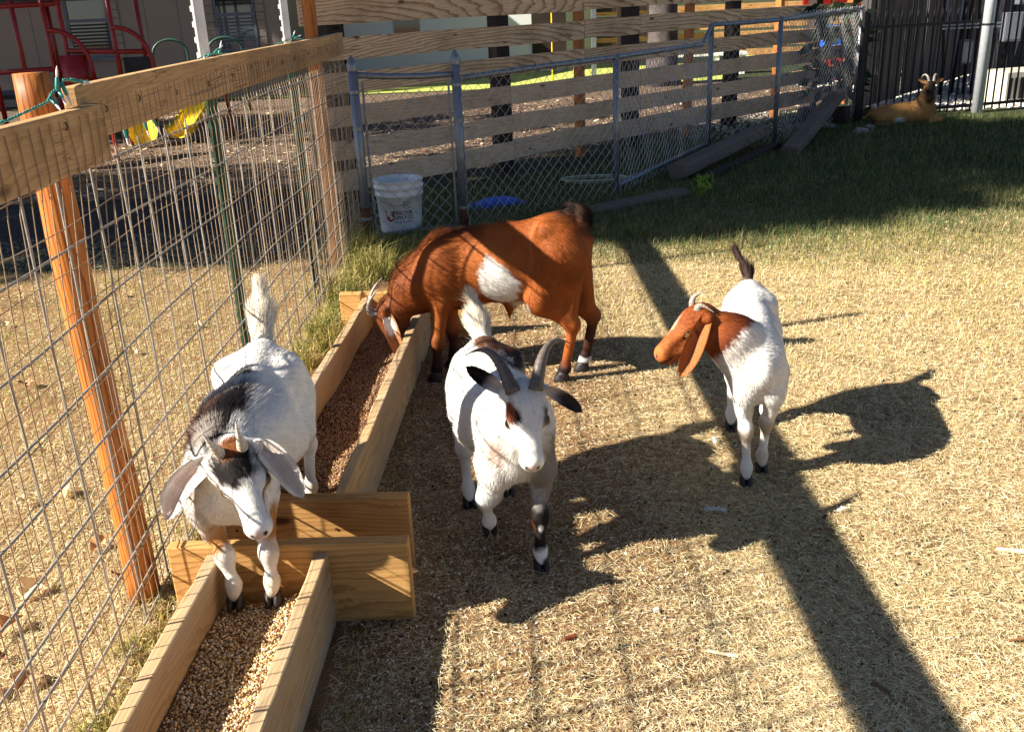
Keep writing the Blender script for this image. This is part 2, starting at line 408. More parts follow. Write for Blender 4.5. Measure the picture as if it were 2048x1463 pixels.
def lay(name, P2, ln, wd, col, mat='straw', zmax=.012):
    """short stalks lying about on the ground"""
    n = len(P2); az = rng.uniform(0, 2*math.pi, n); tl = rng.normal(0, .16, n)
    d = np.stack([np.cos(az)*np.cos(tl), np.sin(az)*np.cos(tl), np.sin(tl)], 1); s = np.stack([-np.sin(az), np.cos(az), rng.normal(0, .4, n)], 1)
    c = np.stack([P2[:,0], P2[:,1], rng.uniform(.002, zmax, n) + np.abs(np.sin(tl))*ln*.4], 1)
    bend = rng.normal(0, .12, n)[:, None]*ln[:, None]*np.stack([-np.sin(az), np.cos(az), np.zeros(n)], 1)
    a = c - d*ln[:, None]/2; e = c + d*ln[:, None]/2; m = c + bend; w = wd[:, None]/2
    V = np.stack([a-s*w, a+s*w, m+s*w, m-s*w, e+s*w*.5, e-s*w*.5], 1).reshape(-1, 3)
    V[:, 2] = np.maximum(V[:, 2], .0015)
    b6 = (np.arange(n)*6)[:, None]
    F = np.concatenate([b6 + np.array([[0,1,2,3]]), b6 + np.array([[3,2,4,5]])])
    me = mesh_np(name, V, F, None, False, np.repeat(col, 6, 0))
    o = link(name, me, M[mat]); o['kind'] = 'stuff'; return o
STRAW = [lin(236,216,170), lin(244,232,196), lin(226,204,156), lin(206,180,132), lin(230,212,162), lin(180,152,110), lin(238,222,174)]
def fbm(P2, s): q = np.concatenate([P2, np.zeros((len(P2), 1))], 1); return .6*vnoise(q, s) + .4*vnoise(q, s*2.7)
# litter in the pen
P2 = polar(560000, 1.3, 9, -50, 36)
P2 = P2[((P2[:,0] > -.50) | (P2[:,0] < -1.0)) & (P2[:,1] < 7.4)]
bare = np.where(P2[:,0] < -1, .35, np.clip(1.0 - (P2[:,0] + .15)*1.1 - np.clip(P2[:,1]-3, 0, 9)*.25, 0, .72))
P2 = P2[rng.random(len(P2)) > bare*(.5 + .8*fbm(P2, 3.0)) + np.clip(.42 - fbm(P2, 1.3), 0, .4)*1.6]
r_ = np.linalg.norm(P2, axis=1); n = len(P2)
lay('straw_litter', P2, rng.uniform(.006, .026, n)*(1 + .05*r_)*np.where(rng.random(n) < .05, 2.2, 1.0), .00062*(1 + .26*r_)*rng.uniform(.6, 1.4, n), pick(STRAW, n, .16)*(1 - np.clip(fbm(P2, .8) - .5, 0, .4)[:, None]*A(.5, .35, .6)), zmax=.008)
# standing dry grass to the right and back
P2 = polar(300000, 2.2, 9.5, -12, 40)
f_ = np.clip((P2[:,1] - 2.9)*.45, 0, 1)*np.clip((P2[:,0] - .2)*1.2 + (P2[:,1] - 4.2)*.6, 0, 1)
P2 = P2[(rng.random(len(P2)) < f_*(.35 + .9*fbm(P2, 2.2))) & (P2[:,1] < 8.8)]
r_ = np.linalg.norm(P2, axis=1); n = len(P2)
gm = np.clip(fbm(P2, .9)*2 - .75 + (P2[:,1] - 5.4)*.2, .05, .6)
cl = pick(STRAW + [lin(224,206,136), lin(212,194,120)], n, .18); cg = pick([lin(176,172,92), lin(152,152,80)], n)
cl = np.where((rng.random(n) < gm)[:, None], cg, cl)
blades('dry_grass', P2, rng.uniform(.016, .050, n)*(.6 + .8*fbm(P2, 2.5)), .0010*(1 + .20*r_), .75, cl, curl=.8)
# shaded green turf along the back fences
P2 = polar(150000, 5.9, 13.6, -6, 40)
edge = 6.3 + .12*P2[:,0] + np.clip(P2[:,0] - 3, 0, 9)*.55
P2 = P2[(P2[:,1] > edge - 1.2*rng.random(len(P2))**2) & (P2[:,1] < 12.6 + .1*P2[:,0])]
fx = np.interp(P2[:,0], [-1, -.3, .95, 2.15, 2.97, 4.6, 5.2, 12], [6.95, 7.15, 8.05, 10.1, 10.5, 12.4, 12.6, 13.0])
P2 = P2[P2[:,1] < fx + 1.6]
r_ = np.linalg.norm(P2, axis=1); n = len(P2)
blades('green_grass', P2, rng.uniform(.04, .12, n)*(.6 + .9*fbm(P2, 1.6)), .0016*(1 + .13*r_), .5,
       pick([lin(88,108,60), lin(72,94,54), lin(104,118,66), lin(132,128,84), lin(60,80,46), lin(160,146,104)], n, .2), curl=1.2)
# lawn beyond the wire fence
P2 = polar(130000, 1.5, 8, -50, -8)
P2 = P2[(P2[:,0] < -1.04) & (P2[:,1] < 6.9) & (P2[:,1] > .9)]
P2 = P2[rng.random(len(P2)) < .35 + .75*fbm(P2, 2.5)]
r_ = np.linalg.norm(P2, axis=1); n = len(P2)
cl = pick(STRAW + [lin(220,208,134), lin(208,198,124)], n, .18); cg = pick([lin(172,178,92), lin(150,164,78), lin(194,190,108)], n)
gm = np.clip(.26 + (P2[:,1] - 4)*.25 + fbm(P2, 1.4)*.5 - .2, .05, .75)
blades('lawn_grass', P2, rng.uniform(.015, .042, n), .0011*(1 + .2*r_), .95, np.where((rng.random(n) < gm)[:, None], cg, cl), curl=.8)
# tall tufts along the wire fence, the bucket and the gate posts
pts, lens = [], []
def tuft(x, y, rad, cnt, L):
    a = rng.uniform(0, 6.283, cnt); r = rad*np.sqrt(rng.random(cnt)); pts.append(np.stack([x + r*np.cos(a), y + r*np.sin(a)], 1)); lens.append(L*.78*rng.uniform(.45, 1.1, cnt))
for i in range(150):
    y = rng.uniform(1.25, 6.9); tuft(-1.03 + rng.normal(0, .035), y, .05, 26, rng.uniform(.05, .11))
for y in np.arange(3.7, 6.6, .12): tuft(-.98 + rng.normal(0, .03), y + rng.normal(0, .04), .075, 60, rng.uniform(.16, .30))
for x, y, c_, L in ((-.98, 4.7, 240, .30), (-.93, 5.4, 240, .32), (-1.0, 5.9, 240, .36), (-.92, 6.3, 240, .30), (-1.05, 6.5, 300, .40), (-.75, 6.2, 240, .22), (-.55, 6.4, 240, .20), (-.35, 6.6, 200, .18), (-.1, 6.8, 200, .16), (-.95, 6.75, 200, .13), (-.62, 6.8, 260, .10), (-.82, 6.72, 260, .08), (.55, 6.75, 200, .12), (.9, 6.7, 200, .12)):
    for j in range(3): tuft(x + rng.normal(0, .09), y + rng.normal(0, .12), .11, c_//2, L)
for i in range(26): tuft(rng.uniform(-.46, -.40), rng.uniform(1.4, 4.5), .03, 9, .06)
for i in range(60): tuft(rng.uniform(-1.0, -.93), rng.uniform(1.3, 3.0), .04, 16, rng.uniform(.05, .10))
P2 = np.concatenate(pts); L_ = np.concatenate(lens); n = len(P2)
blades('tall_grass', P2, L_, .0022 + .0004*np.linalg.norm(P2, axis=1), .38,
       pick([lin(178,162,92), lin(150,144,78), lin(120,124,62), lin(206,184,122), lin(100,104,54)], n, .2), curl=1.3)
# wood flakes, pale chips and droppings trodden into the ground
P2 = polar(30000, 1.35, 6, -20, 34); P2 = P2[P2[:,0] > -.45]
P2 = P2[rng.random(len(P2)) < np.clip(1.25 - (P2[:,0]+.2)*.75, .10, 1)]; n = len(P2)
lay('wood_flakes', P2, rng.uniform(.003, .009, n), rng.uniform(.003, .006, n), pick([lin(214,198,170), lin(180,160,130), lin(232,222,204), lin(150,124,92), lin(90,64,44)], n, .15), 'straw', .006)

def pebbles(name, P2, rad, col, z=0.0):
    ic = bmesh.new(); bmesh.ops.create_icosphere(ic, subdivisions=1, radius=1)
    v0 = np.array([v.co[:] for v in ic.verts]); f0 = np.array([[v.index for v in f.verts] for f in ic.faces]); ic.free()
    n = len(P2); sc = rad[:, None, None]*rng.uniform(.6, 1.2, (n, 1, 3)); a = rng.uniform(0, 6.283, n); ca, sa = np.cos(a)[:, None], np.sin(a)[:, None]
    v = v0[None]*sc; v = np.stack([v[..., 0]*ca - v[..., 1]*sa, v[..., 0]*sa + v[..., 1]*ca, v[..., 2]*.7], -1)
    v = v + np.concatenate([P2, (z + rad*.35)[:, None]], 1)[:, None, :]
    F = (np.arange(n)*len(v0))[:, None, None] + f0[None]
    me = mesh_np(name, v.reshape(-1, 3), None, F.reshape(-1, 3), True, np.repeat(col, len(v0), 0))
    o = link(name, me, M['straw']); o['kind'] = 'stuff'; return o
P2 = polar(2600, 1.5, 7, -12, 36); P2 = P2[P2[:,0] > -.4]; n = len(P2)
pebbles('droppings', P2, rng.uniform(.003, .007, n), pick([lin(52,36,26), lin(70,48,34), lin(40,28,22)], n), np.zeros(n))
P2 = np.stack([rng.uniform(5.2, 11, 5200), rng.uniform(12.9, 18, 5200)], 1); n = len(P2)
pebbles('gravel', P2, rng.uniform(.012, .035, n), pick([lin(226,220,208), lin(200,192,178), lin(170,162,150), lin(238,234,226)], n), np.zeros(n))
P2 = np.concatenate([np.stack([rng.uniform(-9, 5.2, 9000), rng.uniform(8.7, 16.5, 9000)], 1)])
P2 = P2[(P2[:,1] > np.interp(P2[:,0], [-16, -2.6, -.2, 1.9, 5.0], [8.6, 9.0, 9.9, 11.9, 14.6]))]; n = len(P2)
lay('mulch_chips', P2, rng.uniform(.03, .10, n), rng.uniform(.012, .03, n), pick([lin(196,170,136), lin(150,120,90), lin(220,198,164), lin(104,78,58), lin(70,52,40)], n, .2), 'straw', .03)
P2 = np.stack([rng.uniform(2.2, 4.9, 1400), rng.uniform(11.2, 13.5, 1400)], 1); P2 = P2[np.abs(P2[:,1] - 9.3 - P2[:,0]*.93) < .9]; n = len(P2)
pebbles('pale_stones', P2, rng.uniform(.01, .03, n), pick([lin(206,198,186), lin(180,170,156), lin(150,142,130)], n), np.zeros(n))

# ------------------------------------------------------------------ feed troughs
def trough(label, c0, c1, inner, hb, he, parts):
    """side boards from c0 to c1 (centre line), end boards across"""
    c0, c1 = Vector((*c0, 0)), Vector((*c1, 0)); d = (c1 - c0); Lg = d.length; d.normalize(); az = math.atan2(d.y, d.x)
    root = empty('feed_trough', tuple(c0), az, label, 'trough', 'wooden feed troughs')
    t = .040
    for s in (-1, 1):
        board('side_board', Lg, t, hb, M['trough'], root, (Lg/2, s*(inner/2 + t/2), 0.0), (0, 0, 0), .005, .002, .0022)
    board('bottom_board', Lg - .01, inner - .004, .025, M['trough'], root, (Lg/2, 0, .03), (0, 0, 0), 0)
    for x, wl, wr in parts:
        e = board('end_board', wl + wr, t, he, M['endboard'], root, (x, (wl - wr)/2, 0), (0, 0, R(90)), .005)
        for yy in (-inner/2 - .02, inner/2 + .02):
            for zz in (.05, .15):
                MB().tube([(0, 0, 0), (-.0025, 0, 0)], .0045, 8).obj('nail_head', M['rust'], root, loc=(x - t/2 - .0005, yy, zz))
    return root
t1 = trough('near feed trough of pale boards with the plump goat standing in it', (-.757, .12), (-.686, 2.238), .252, .230, .252, [(-.02, .31, .33), (2.139, .275, .385)])
t2 = trough('far feed trough of pale boards where the brown goat eats', (-.694, 2.535), (-.572, 4.62), .262, .230, .252, [(-.021, .275, .375), (2.109, .29, .42)])

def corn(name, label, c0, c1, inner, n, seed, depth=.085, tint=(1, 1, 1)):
    g = np.random.default_rng(seed); c0, c1 = A(*c0, 0), A(*c1, 0); d = unit(c1 - c0); s = A(-d[1], d[0], 0); Lg = np.linalg.norm(c1 - c0)
    ic = bmesh.new(); bmesh.ops.create_icosphere(ic, subdivisions=1, radius=1)
    v0 = np.array([v.co[:] for v in ic.verts]); f0 = np.array([[v.index for v in f.verts] for f in ic.faces]); ic.free()
    x = .02 + (Lg - .04)*g.random(n)**(1.0); y = (g.random(n) - .5)*(inner - .012)
    P3 = c0 + x[:, None]*d + y[:, None]*s
    lev = depth + .018*(vnoise(P3, 4) - .5)*2 - .014*y/(inner/2) + .014*(np.abs(y)/(inner/2))**2 - .004
    P3[:, 2] = lev + g.uniform(-.006, .005, n)
    sz = g.uniform(.0018, .0044, n)
    ax = g.normal(size=(n, 3)); ax /= np.linalg.norm(ax, axis=1, keepdims=True); an = g.uniform(0, 6.283, n)
    v = v0[None]*(sz[:, None, None]*g.uniform(.55, 1.25, (n, 1, 3)))
    ca, sa = np.cos(an)[:, None, None], np.sin(an)[:, None, None]; axx = ax[:, None, :]
    v = v*ca + np.cross(np.broadcast_to(axx, v.shape), v)*sa + axx*(v*axx).sum(-1, keepdims=True)*(1 - ca)
    v = v + P3[:, None, :]
    cols = np.array([lin(222,188,124), lin(232,208,156), lin(196,156,104), lin(242,228,200), lin(156,116,80), lin(120,84,62), lin(226,212,186), lin(206,174,130)])
    red = vnoise(P3, 2.2)
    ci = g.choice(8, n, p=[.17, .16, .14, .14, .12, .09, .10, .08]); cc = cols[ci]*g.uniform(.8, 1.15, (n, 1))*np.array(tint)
    me = mesh_np(name, v.reshape(-1, 3), None, ((np.arange(n)*len(v0))[:, None, None] + f0[None]).reshape(-1, 3), True, np.repeat(np.clip(cc, 0, 1), len(v0), 0))
    o = link(name, me, M['straw']); o['kind'] = 'stuff'; tag(o, label, 'feed'); 
    # the packed feed under the loose grains
    q = 30; V, F = [], []
    for i in range(61):
        for j in range(7):
            xx = .001 + (Lg - .002)*i/60; yy = (j/6 - .5)*(inner - .003); p = c0 + d*xx + s*yy
            z = depth + .018*(vnoise(p[None], 4)[0] - .5)*2 - .014*yy/(inner/2) + .014*(abs(yy)/(inner/2))**2 - .007; V.append((p[0], p[1], z))
    for i in range(60):
        for j in range(6): a = i*7 + j; F.append((a, a+7, a+8, a+1))
    me = bpy.data.meshes.new('packed_feed'); me.from_pydata(V, [], F); me.update()
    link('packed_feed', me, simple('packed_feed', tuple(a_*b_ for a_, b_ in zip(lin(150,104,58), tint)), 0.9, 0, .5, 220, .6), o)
    return o
corn('cracked_corn', 'loose cracked corn lying in the near trough', (-.757, .14), (-.686, 2.218), .252, 36000, 5, .108)
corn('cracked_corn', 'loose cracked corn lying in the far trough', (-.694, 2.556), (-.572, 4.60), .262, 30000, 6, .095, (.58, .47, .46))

# ------------------------------------------------------------------ wire fence along the left
wf = empty('wire_fence', (-1.07, 2.4, 0), 0, 'long wire mesh fence with timber top rail running along the troughs', 'fence')
FB = Vector((-1.07, 2.4, 0))
def fl(x, y, z): return (x - FB.x, y - FB.y, z)
def lean(y): return .012*math.sin(y*1.3 + .5) + .006*math.sin(y*4.1)
# round posts
def round_post(x, y, h, r, tilt=(0, 0), top_r=None, mat='pole'):
    n = 14; prof = []
    m = MB(); k = 20; pts = []; rads = []
    for i in range(k):
        z = h*i/(k-1); pts.append((x - FB.x + tilt[0]*z + .003*math.sin(z*5), y - FB.y + tilt[1]*z, z)); rads.append(r*(1 + .03*math.sin(z*7 + 1) + .02*math.sin(z*19)))
    rads[-1] *= .97
    # build upright on local X so the grain follows the length
    mm = MB().tube([(p[2], p[0], -p[1]) for p in pts], rads, 20, True).mesh('round_post', True)
    o = link('round_post', mm, M[mat], wf); o.rotation_euler = Euler((R(90), 0, R(90)), 'XYZ'); 
    # local X -> up
    o.rotation_euler = Matrix(((0, 1, 0), (0, 0, -1), (1, 0, 0))).transposed().to_euler() if False else o.rotation_euler
    mtx = Matrix(((0, 1, 0, 0), (0, 0, -1, 0), (1, 0, 0, 0), (0, 0, 0, 1)))   # (x,y,z)->(y,-z,x)
    o.matrix_local = mtx
    return o
round_post(-1.115, 2.40, 1.485, .0445, (-.008, .0))
round_post(-1.115, -.55, 1.48, .045)
round_post(-1.135, 6.15, 2.25, .042)
# rails (length along Y)
rb = board('top_rail', 4.42, .038, .140, M['rail'], wf, fl(-1.075, 2.47 + 2.21, 1.305), (0, 0, R(90)), .004, .003)
ra = board('top_rail', 3.30, .038, .140, M['rail'], wf, fl(-1.035, 2.525 - 1.65, 1.262), (0, 0, R(90)), .004, .003)
# steel T posts, green with a white painted top
def t_post(x, y, h):
    o = empty('steel_post', fl(x, y, 0)); o.parent = wf
    def prof(z0, z1, mat, nm):
        m = MB(); m.box(-.004, .004, -.022, .022, z0, z1); m.box(.004, .034, -.004, .004, z0, z1)
        z = z0 + .03
        while z < z1 - .03:
            m.box(-.013, -.004, -.012, .012, z, z + .020); m.box(.010, .028, .004, .012, z + .02, z + .035); z += .055
        return m.obj(nm, mat, o, bevel=.0)
    prof(0, 1.36, M['tpost'], 'green_shaft'); prof(1.36, h, M['white_paint'], 'white_top')
    return o
t_post(-1.125, 3.80, 2.05); t_post(-1.125, 5.33, 2.05)
# heavy panel and fine welded mesh
def wire(m, pts, r, n=5): m.tube(pts, r, n, False)
hv = MB()
y0, y1 = -1.0, 6.75
zs = [.03, .13, .23, .34, .46, .60, .75, .91, 1.08, 1.25]
for z in zs:
    ys = np.arange(y0, y1 + .01, .25)
    wire(hv, [fl(-1.052 + lean(y), y, z + .006*math.sin(y*2.1 + z*9)) for y in ys], .0036, 6)
for i, y in enumerate(np.arange(y0, y1, .205)):
    jx = random.uniform(-.004, .004)
    wire(hv, [fl(-1.059 + lean(y) + jx, y + .010*math.sin(z*3 + i), z) for z in (0.0, .35, .7, 1.0, 1.27)], .0037, 6)
o = hv.obj('heavy_wire_panel', M['wire'], wf, smooth=True); o['kind'] = 'stuff'
fm = MB()
for z in np.arange(.02, 1.40, .102):
    ys = np.arange(y0, y1 + .01, .17)
    wire(fm, [fl(-1.046 + lean(y) + .004*math.sin(y*9 + z*5), y, z + .005*math.sin(y*6.3 + z*20)) for y in ys], .00150, 4)
for i, y in enumerate(np.arange(y0, y1 + .05, .0508)):
    a, b_ = random.uniform(-.010, .010), random.uniform(-.010, .010)
    top = 1.385 if y < 2.5 else 1.40
    xr = -1.012 if y < 2.53 else -1.0535
    pts_ = [fl(-1.045 + lean(y), y, 0.0), fl(-1.046 + lean(y) + a*.3, y + a, .45), fl(-1.047 + lean(y), y + b_, .9), fl(-1.043, y + a*.6, 1.22), fl(xr, y + b_*.5, 1.275), fl(xr, y + random.uniform(-.012, .012), top)]
    if y < 2.53: pts_[-3] = fl(-1.02, y + a*.6, 1.22)
    wire(fm, pts_, .00150, 4)
o = fm.obj('fine_wire_mesh', M['thinwire'], wf, smooth=True); o['kind'] = 'stuff'
# fence staples on the rails
for y in np.arange(-.4, 6.7, .33):
    xr = -1.0128 if y < 2.5 else -1.0538
    MB().tube([(0, 0, 0), (.004, 0, .004), (.004, 0, .014), (0, 0, .018)], .0017, 5).obj('staple', M['iron'], wf, loc=fl(xr, y + random.uniform(-.06, .06), random.uniform(1.355, 1.375)))

# string of lights draped over the fence
sl = empty('string_light', (-1.05, 2.4, 1.4), 0, 'string of mini lights with teal sockets draped along the fence top', 'string lights')
SB = Vector((-1.05, 2.4, 1.4))
def sp(x, y, z): return (x - SB.x, y - SB.y, z - SB.z)
def cordz(y):
    return -1.108 - .004*math.sin(y*5)
cd_pts = [(-1.03, .6, 1.395), (-1.02, 1.6, 1.40), (-1.03, 2.05, 1.41), (-1.045, 2.28, 1.425), (-1.062, 2.345, 1.438), (-1.066, 2.40, 1.45), (-1.075, 2.46, 1.463), (-1.085, 2.55, 1.455), (-1.10, 2.8, 1.43), (-1.10, 3.4, 1.42), (-1.098, 3.74, 1.455), (-1.10, 3.9, 1.455), (-1.10, 4.5, 1.42), (-1.10, 5.25, 1.455), (-1.10, 5.45, 1.455), (-1.10, 6.0, 1.43), (-1.10, 6.6, 1.44)]
m = MB()
for ph in (0, math.pi):
    q = []
    for i in range(len(cd_pts) - 1):
        a, b_ = Vector(cd_pts[i]), Vector(cd_pts[i+1]); kk = max(3, int((b_ - a).length/.012))
        for j in range(kk):
            p = a.lerp(b_, j/kk); tt = p.y*190 + ph; q.append(sp(p.x + .0022*math.cos(tt), p.y, p.z + .0022*math.sin(tt)))
    m.tube(q, .0019, 5)
m.obj('cord', M['teal'], sl, smooth=True)
BULB = MB().lathe([(.0008, .0), (.0032, .003), (.0034, .016), (.0016, .026), (.0003, .030)], 10).mesh('bulb', True); BULB.materials.append(simple('clear_bulb', (.75,.75,.72), .15, 0, .05, 5))
SOCK = MB().lathe([(.002, -.004), (.0052, 0), (.0056, .012), (.0046, .030), (.0036, .032), (0, .032)], 10).mesh('socket', True); SOCK.materials.append(M['teal'])
def bulb(x, y, z, d):
    qd = Vector(d).normalized().to_track_quat('Z', 'Y').to_euler()
    s_ = link('socket', SOCK, None, sl, sp(x, y, z), qd); s_.scale = (.9,)*3
    link('bulb', BULB, None, s_, (0, 0, .031))
for x, y, z, d in ((-1.058, 2.33, 1.432, (.3, -.3, -.25)), (-1.056, 2.37, 1.446, (.15, .1, 1)), (-1.058, 2.38, 1.445, (.4, -.5, -.5)), (-1.064, 2.42, 1.455, (.3, -.2, -.8)), (-1.075, 2.50, 1.46, (.5, .5, -.2)),
                   (-1.09, 3.72, 1.455, (.2, -.8, -.1)), (-1.09, 3.78, 1.458, (0, -.3, -.4)), (-1.09, 3.86, 1.46, (.3, .5, .3)), (-1.09, 3.92, 1.455, (.2, .6, 1)),
                   (-1.09, 5.22, 1.455, (0, -1, .2)), (-1.09, 5.36, 1.458, (.2, .7, .8)), (-1.09, 5.42, 1.458, (.4, .6, .2)), (-1.10, 2.85, 1.30, (.1, 0, -1)), (-1.10, 3.02, 1.30, (.1, .2, -1)), (-1.10, 3.1, 1.30, (.2, .3, -1)), (-1.03, 1.5, 1.40, (.2, -.2, 1))):
    bulb(x, y, z, d)

# ------------------------------------------------------------------ chain link fence
cf = empty('chain_link_fence', (-.3, 7.1, 0), 0, 'grey chain link fence with pointed post caps behind the brown goat', 'fence')
CB = Vector((-.3, 7.1, 0))
def cl_(x, y, z): return (x - CB.x, y - CB.y, z)
CP = [(-1.015, 6.88, 1.20), (-.312, 7.154, 1.20), (.948, 8.057, 1.165), (2.155, 10.108, 1.30), (2.97, 10.525, 1.33), (4.62, 12.75, 1.36)]
for i, (x, y, h) in enumerate(CP):
    r = .034 if i < 2 else .026
    m = MB().tube([cl_(x, y, 0), cl_(x, y, h)], r, 14)
    o = m.obj('post', M['galv'], cf, smooth=True)
    if i < 2:
        MB().lathe([(.036, 0), (.038, .03), (.038, .045), (.030, .06), (.012, .095), (.0, .105)], 16).obj('post_cap', M['galv'], cf, smooth=True, loc=cl_(x, y, h - .01))
        for z in (.16, .55, .80, 1.05):
            MB().lathe([(r + .001, -.011), (r + .004, -.011), (r + .004, .011), (r + .001, .011)], 16).obj('tension_band', M['galv'], cf, loc=cl_(x, y, z))
        MB().lathe([(r + .0005, 0), (r + .0015, .0), (r + .0015, .22 - .1*i), (r + .0005, .22 - .1*i)], 14).obj('rusty_sleeve', M['rust'], cf, smooth=True, loc=cl_(x, y, 0.02))
d01 = (Vector(CP[1]) - Vector(CP[0])).normalized()
for b0, sg in ((CP[0], 1), (CP[1], -1)):
    p = Vector((b0[0], b0[1], 0)) + Vector((d01.x, d01.y, 0))*sg*.062
    MB().box(-.008, .008, -.0035, .0035, 0, 1.08).obj('tension_bar', M['galv'], cf, loc=cl_(p.x, p.y, .03))
def rail_tube(pts): MB().tube([cl_(*p) for p in pts], .0215, 12).obj('top_rail', M['galv'], cf, smooth=True)
rail_tube([(-1.015, 6.88, 1.165), (-.80, 6.965, 1.140), (-.55, 7.06, 1.125), (-.312, 7.154, 1.125)])
rail_tube([(-.312, 7.154, 1.09), (.30, 7.59, 1.12), (.948, 8.057, 1.14), (1.5, 9.0, 1.13), (2.02, 9.88, 1.12), (2.155, 10.108, 1.29), (2.97, 10.525, 1.30), (4.62, 12.75, 1.34)])
rail_tube([(-1.015, 6.88, .02), (-.312, 7.154, .02)])
rail_tube([(.948, 8.057, .10), (2.155, 10.108, .12)])
def chain(p, q, h0, h1, pitch, r):
    p, q = Vector(p), Vector(q); d = q - p; L = d.length; d.normalize(); nr = Vector((-d.y, d.x, 0)); m = MB(); n = int(L/pitch)
    for i in range(n + 1):
        pts = []; hh = h0 + (h1 - h0)*i/max(1, n); k = int(hh/pitch)
        for j in range(k + 1):
            s = (i + (.5 if (j + i) % 2 else -.5))*pitch; s = min(max(s, 0), L)
            w = p + d*s; off = .003*(1 if (j + i) % 2 else -1) + .008*math.sin(i*.7 + j*.3)
            z = .03 + j*pitch + .006*math.sin(i*1.3)
            pts.append(cl_(w.x + nr.x*off, w.y + nr.y*off, z))
        m.tube(pts, r, 4, False)
    o = m.obj('chain_mesh', M['chain'], cf); o['kind'] = 'stuff'
chain((-.955, 6.87, 0), (-.375, 7.10, 0), 1.05, 1.05, .048, .0027)
chain((-.285, 7.125, 0), (.948, 8.03, 0), 1.12, 1.19, .046, .0026)
chain((.948, 8.03, 0), (2.155, 10.08, 0), 1.19, 1.18, .046, .0026)
chain((2.155, 10.08, 0), (2.97, 10.50, 0), 1.32, 1.34, .046, .0026)
chain((2.97, 10.50, 0), (4.62, 12.72, 0), 1.34, 1.38, .046, .0026)

# ------------------------------------------------------------------ horizontal board fence
bf = empty('board_fence', (1.5, 10.9, 0), R(43), 'tall horizontal board fence with gaps behind the chain link', 'fence')
rows = [.125, .395, .665, .930, 1.205, 1.482]; hts = [.185, .165, .170, .165, .185, .20]
cuts = [[-4.2, -1.9, .07, 2.0, 4.95], [-4.2, -1.9, .07, 2.0, 4.95], [-4.2, -1.92, 0.07, 2.0, 4.95], [-4.2, -.85, 1.05, 2.98, 4.95], [-4.2, -.84, .07, 2.0, 4.95], [-4.2, -.85, 1.05, 2.98, 4.95]]
for rw, (z, h) in enumerate(zip(rows, hts)):
    c = cuts[rw]
    for a, b_ in zip(c[:-1], c[1:]):
        board('board', b_ - a - .006, .028, h + random.uniform(-.006, .006), M['plank'] if rw >= 3 else M['plank_plain'], bf, ((a + b_)/2, random.uniform(-.003, .003), z + random.uniform(-.010, .010)), (random.uniform(-.01, .01), random.uniform(-.004, .004), 0), .003, .003)
for s in (-3.85, -1.97, .0, 1.95, 3.9):
    MB().box(-.085, .085, .016, .14, 0, 1.85).obj('post', M['darkwood'], bf, loc=(s, 0, 0), bevel=.004)
for s in (-.85, 1.05, 2.98, 4.85):
    o = board('post', 1.8, .085, .085, M['pole'], bf, (s, .062, 0), (0, 0, 0), .004)
    o.rotation_euler = (0, R(-90), 0); o.location = (s + .0425, .062, .9)

# ------------------------------------------------------------------ bucket
bk = empty('plastic_bucket', (-.792, 7.14, 0), 0, 'white plastic bucket with red emblem and black lettering behind the chain link', 'bucket')
MB().lathe([(0, .012), (.146, .012), (.150, .0), (.154, .02), (.172, .28), (.181, .282), (.182, .296), (.175, .300), (.177, .335), (.186, .338), (.187, .352), (.179, .356), (.181, .385), (.186, .388), (.187, .396), (.182, .398), (.177, .394), (.168, .28), (.146, .02), (0, .02)], 48).obj('shell', M['plastic_white'], bk, smooth=True)
hd_ = MB(); hp = []
for i in range(25):
    a = R(200 + i*140/24); hp.append((.190*math.cos(a), .190*math.sin(a), .325 - .10*math.sin(math.pi*i/24)))
hd_.tube(hp, .0022, 6).obj('handle', M['galv'], bk, smooth=True)
def wrapped_text(txt, size, ang, z, mat, name='lettering', r0=.1535, slope=(.172-.154)/.26, bold=.0, shear=0, sx=1.0):
    cu = bpy.data.curves.new('tmp', 'FONT'); cu.body = txt; cu.size = size; cu.align_x = 'CENTER'; cu.align_y = 'CENTER'; cu.offset = bold; cu.shear = shear; cu.resolution_u = 2
    ob = bpy.data.objects.new('tmp', cu); COL.objects.link(ob)
    dg = bpy.context.evaluated_depsgraph_get(); me = bpy.data.meshes.new_from_object(ob.evaluated_get(dg)); bpy.data.objects.remove(ob); bpy.data.curves.remove(cu)
    bm = bmesh.new(); bm.from_mesh(me)
    bmesh.ops.subdivide_edges(bm, edges=[e for e in bm.edges if e.calc_length() > .012], cuts=2)
    for v in bm.verts:
        zz = z + v.co.y; rr = r0 + (zz - .02)*slope + .0012; a = ang + v.co.x*sx/rr
        v.co = Vector((rr*math.cos(a), rr*math.sin(a), zz))
    bm.to_mesh(me); bm.free(); me.materials.clear()
    return link(name, me, mat, bk)
A0 = R(-90)
wrapped_text('TRACTOR', .040, A0 + .23, .168, M['black'], bold=.0011, sx=.78)
wrapped_text('SUPPLY CO', .040, A0 + .23, .132, M['black'], bold=.0011, sx=.74)
wrapped_text('The Life Out Here', .024, A0 + .21, .100, M['black'], bold=.0002, sx=.78)
def wrapped_poly(pts, ang, z, mat, name, off=.0010):
    bm = bmesh.new(); vs = [bm.verts.new((x, y, 0)) for x, y in pts]; bm.faces.new(vs); bmesh.ops.triangulate(bm, faces=bm.faces)
    bmesh.ops.subdivide_edges(bm, edges=list(bm.edges), cuts=3)
    for v in bm.verts:
        zz = z + v.co.y; rr = .1535 + (zz - .02)*.0692 + off; a = ang + v.co.x/rr; v.co = Vector((rr*math.cos(a), rr*math.sin(a), zz))
    me = bpy.data.meshes.new(name); bm.to_mesh(me); bm.free(); return link(name, me, mat, bk)
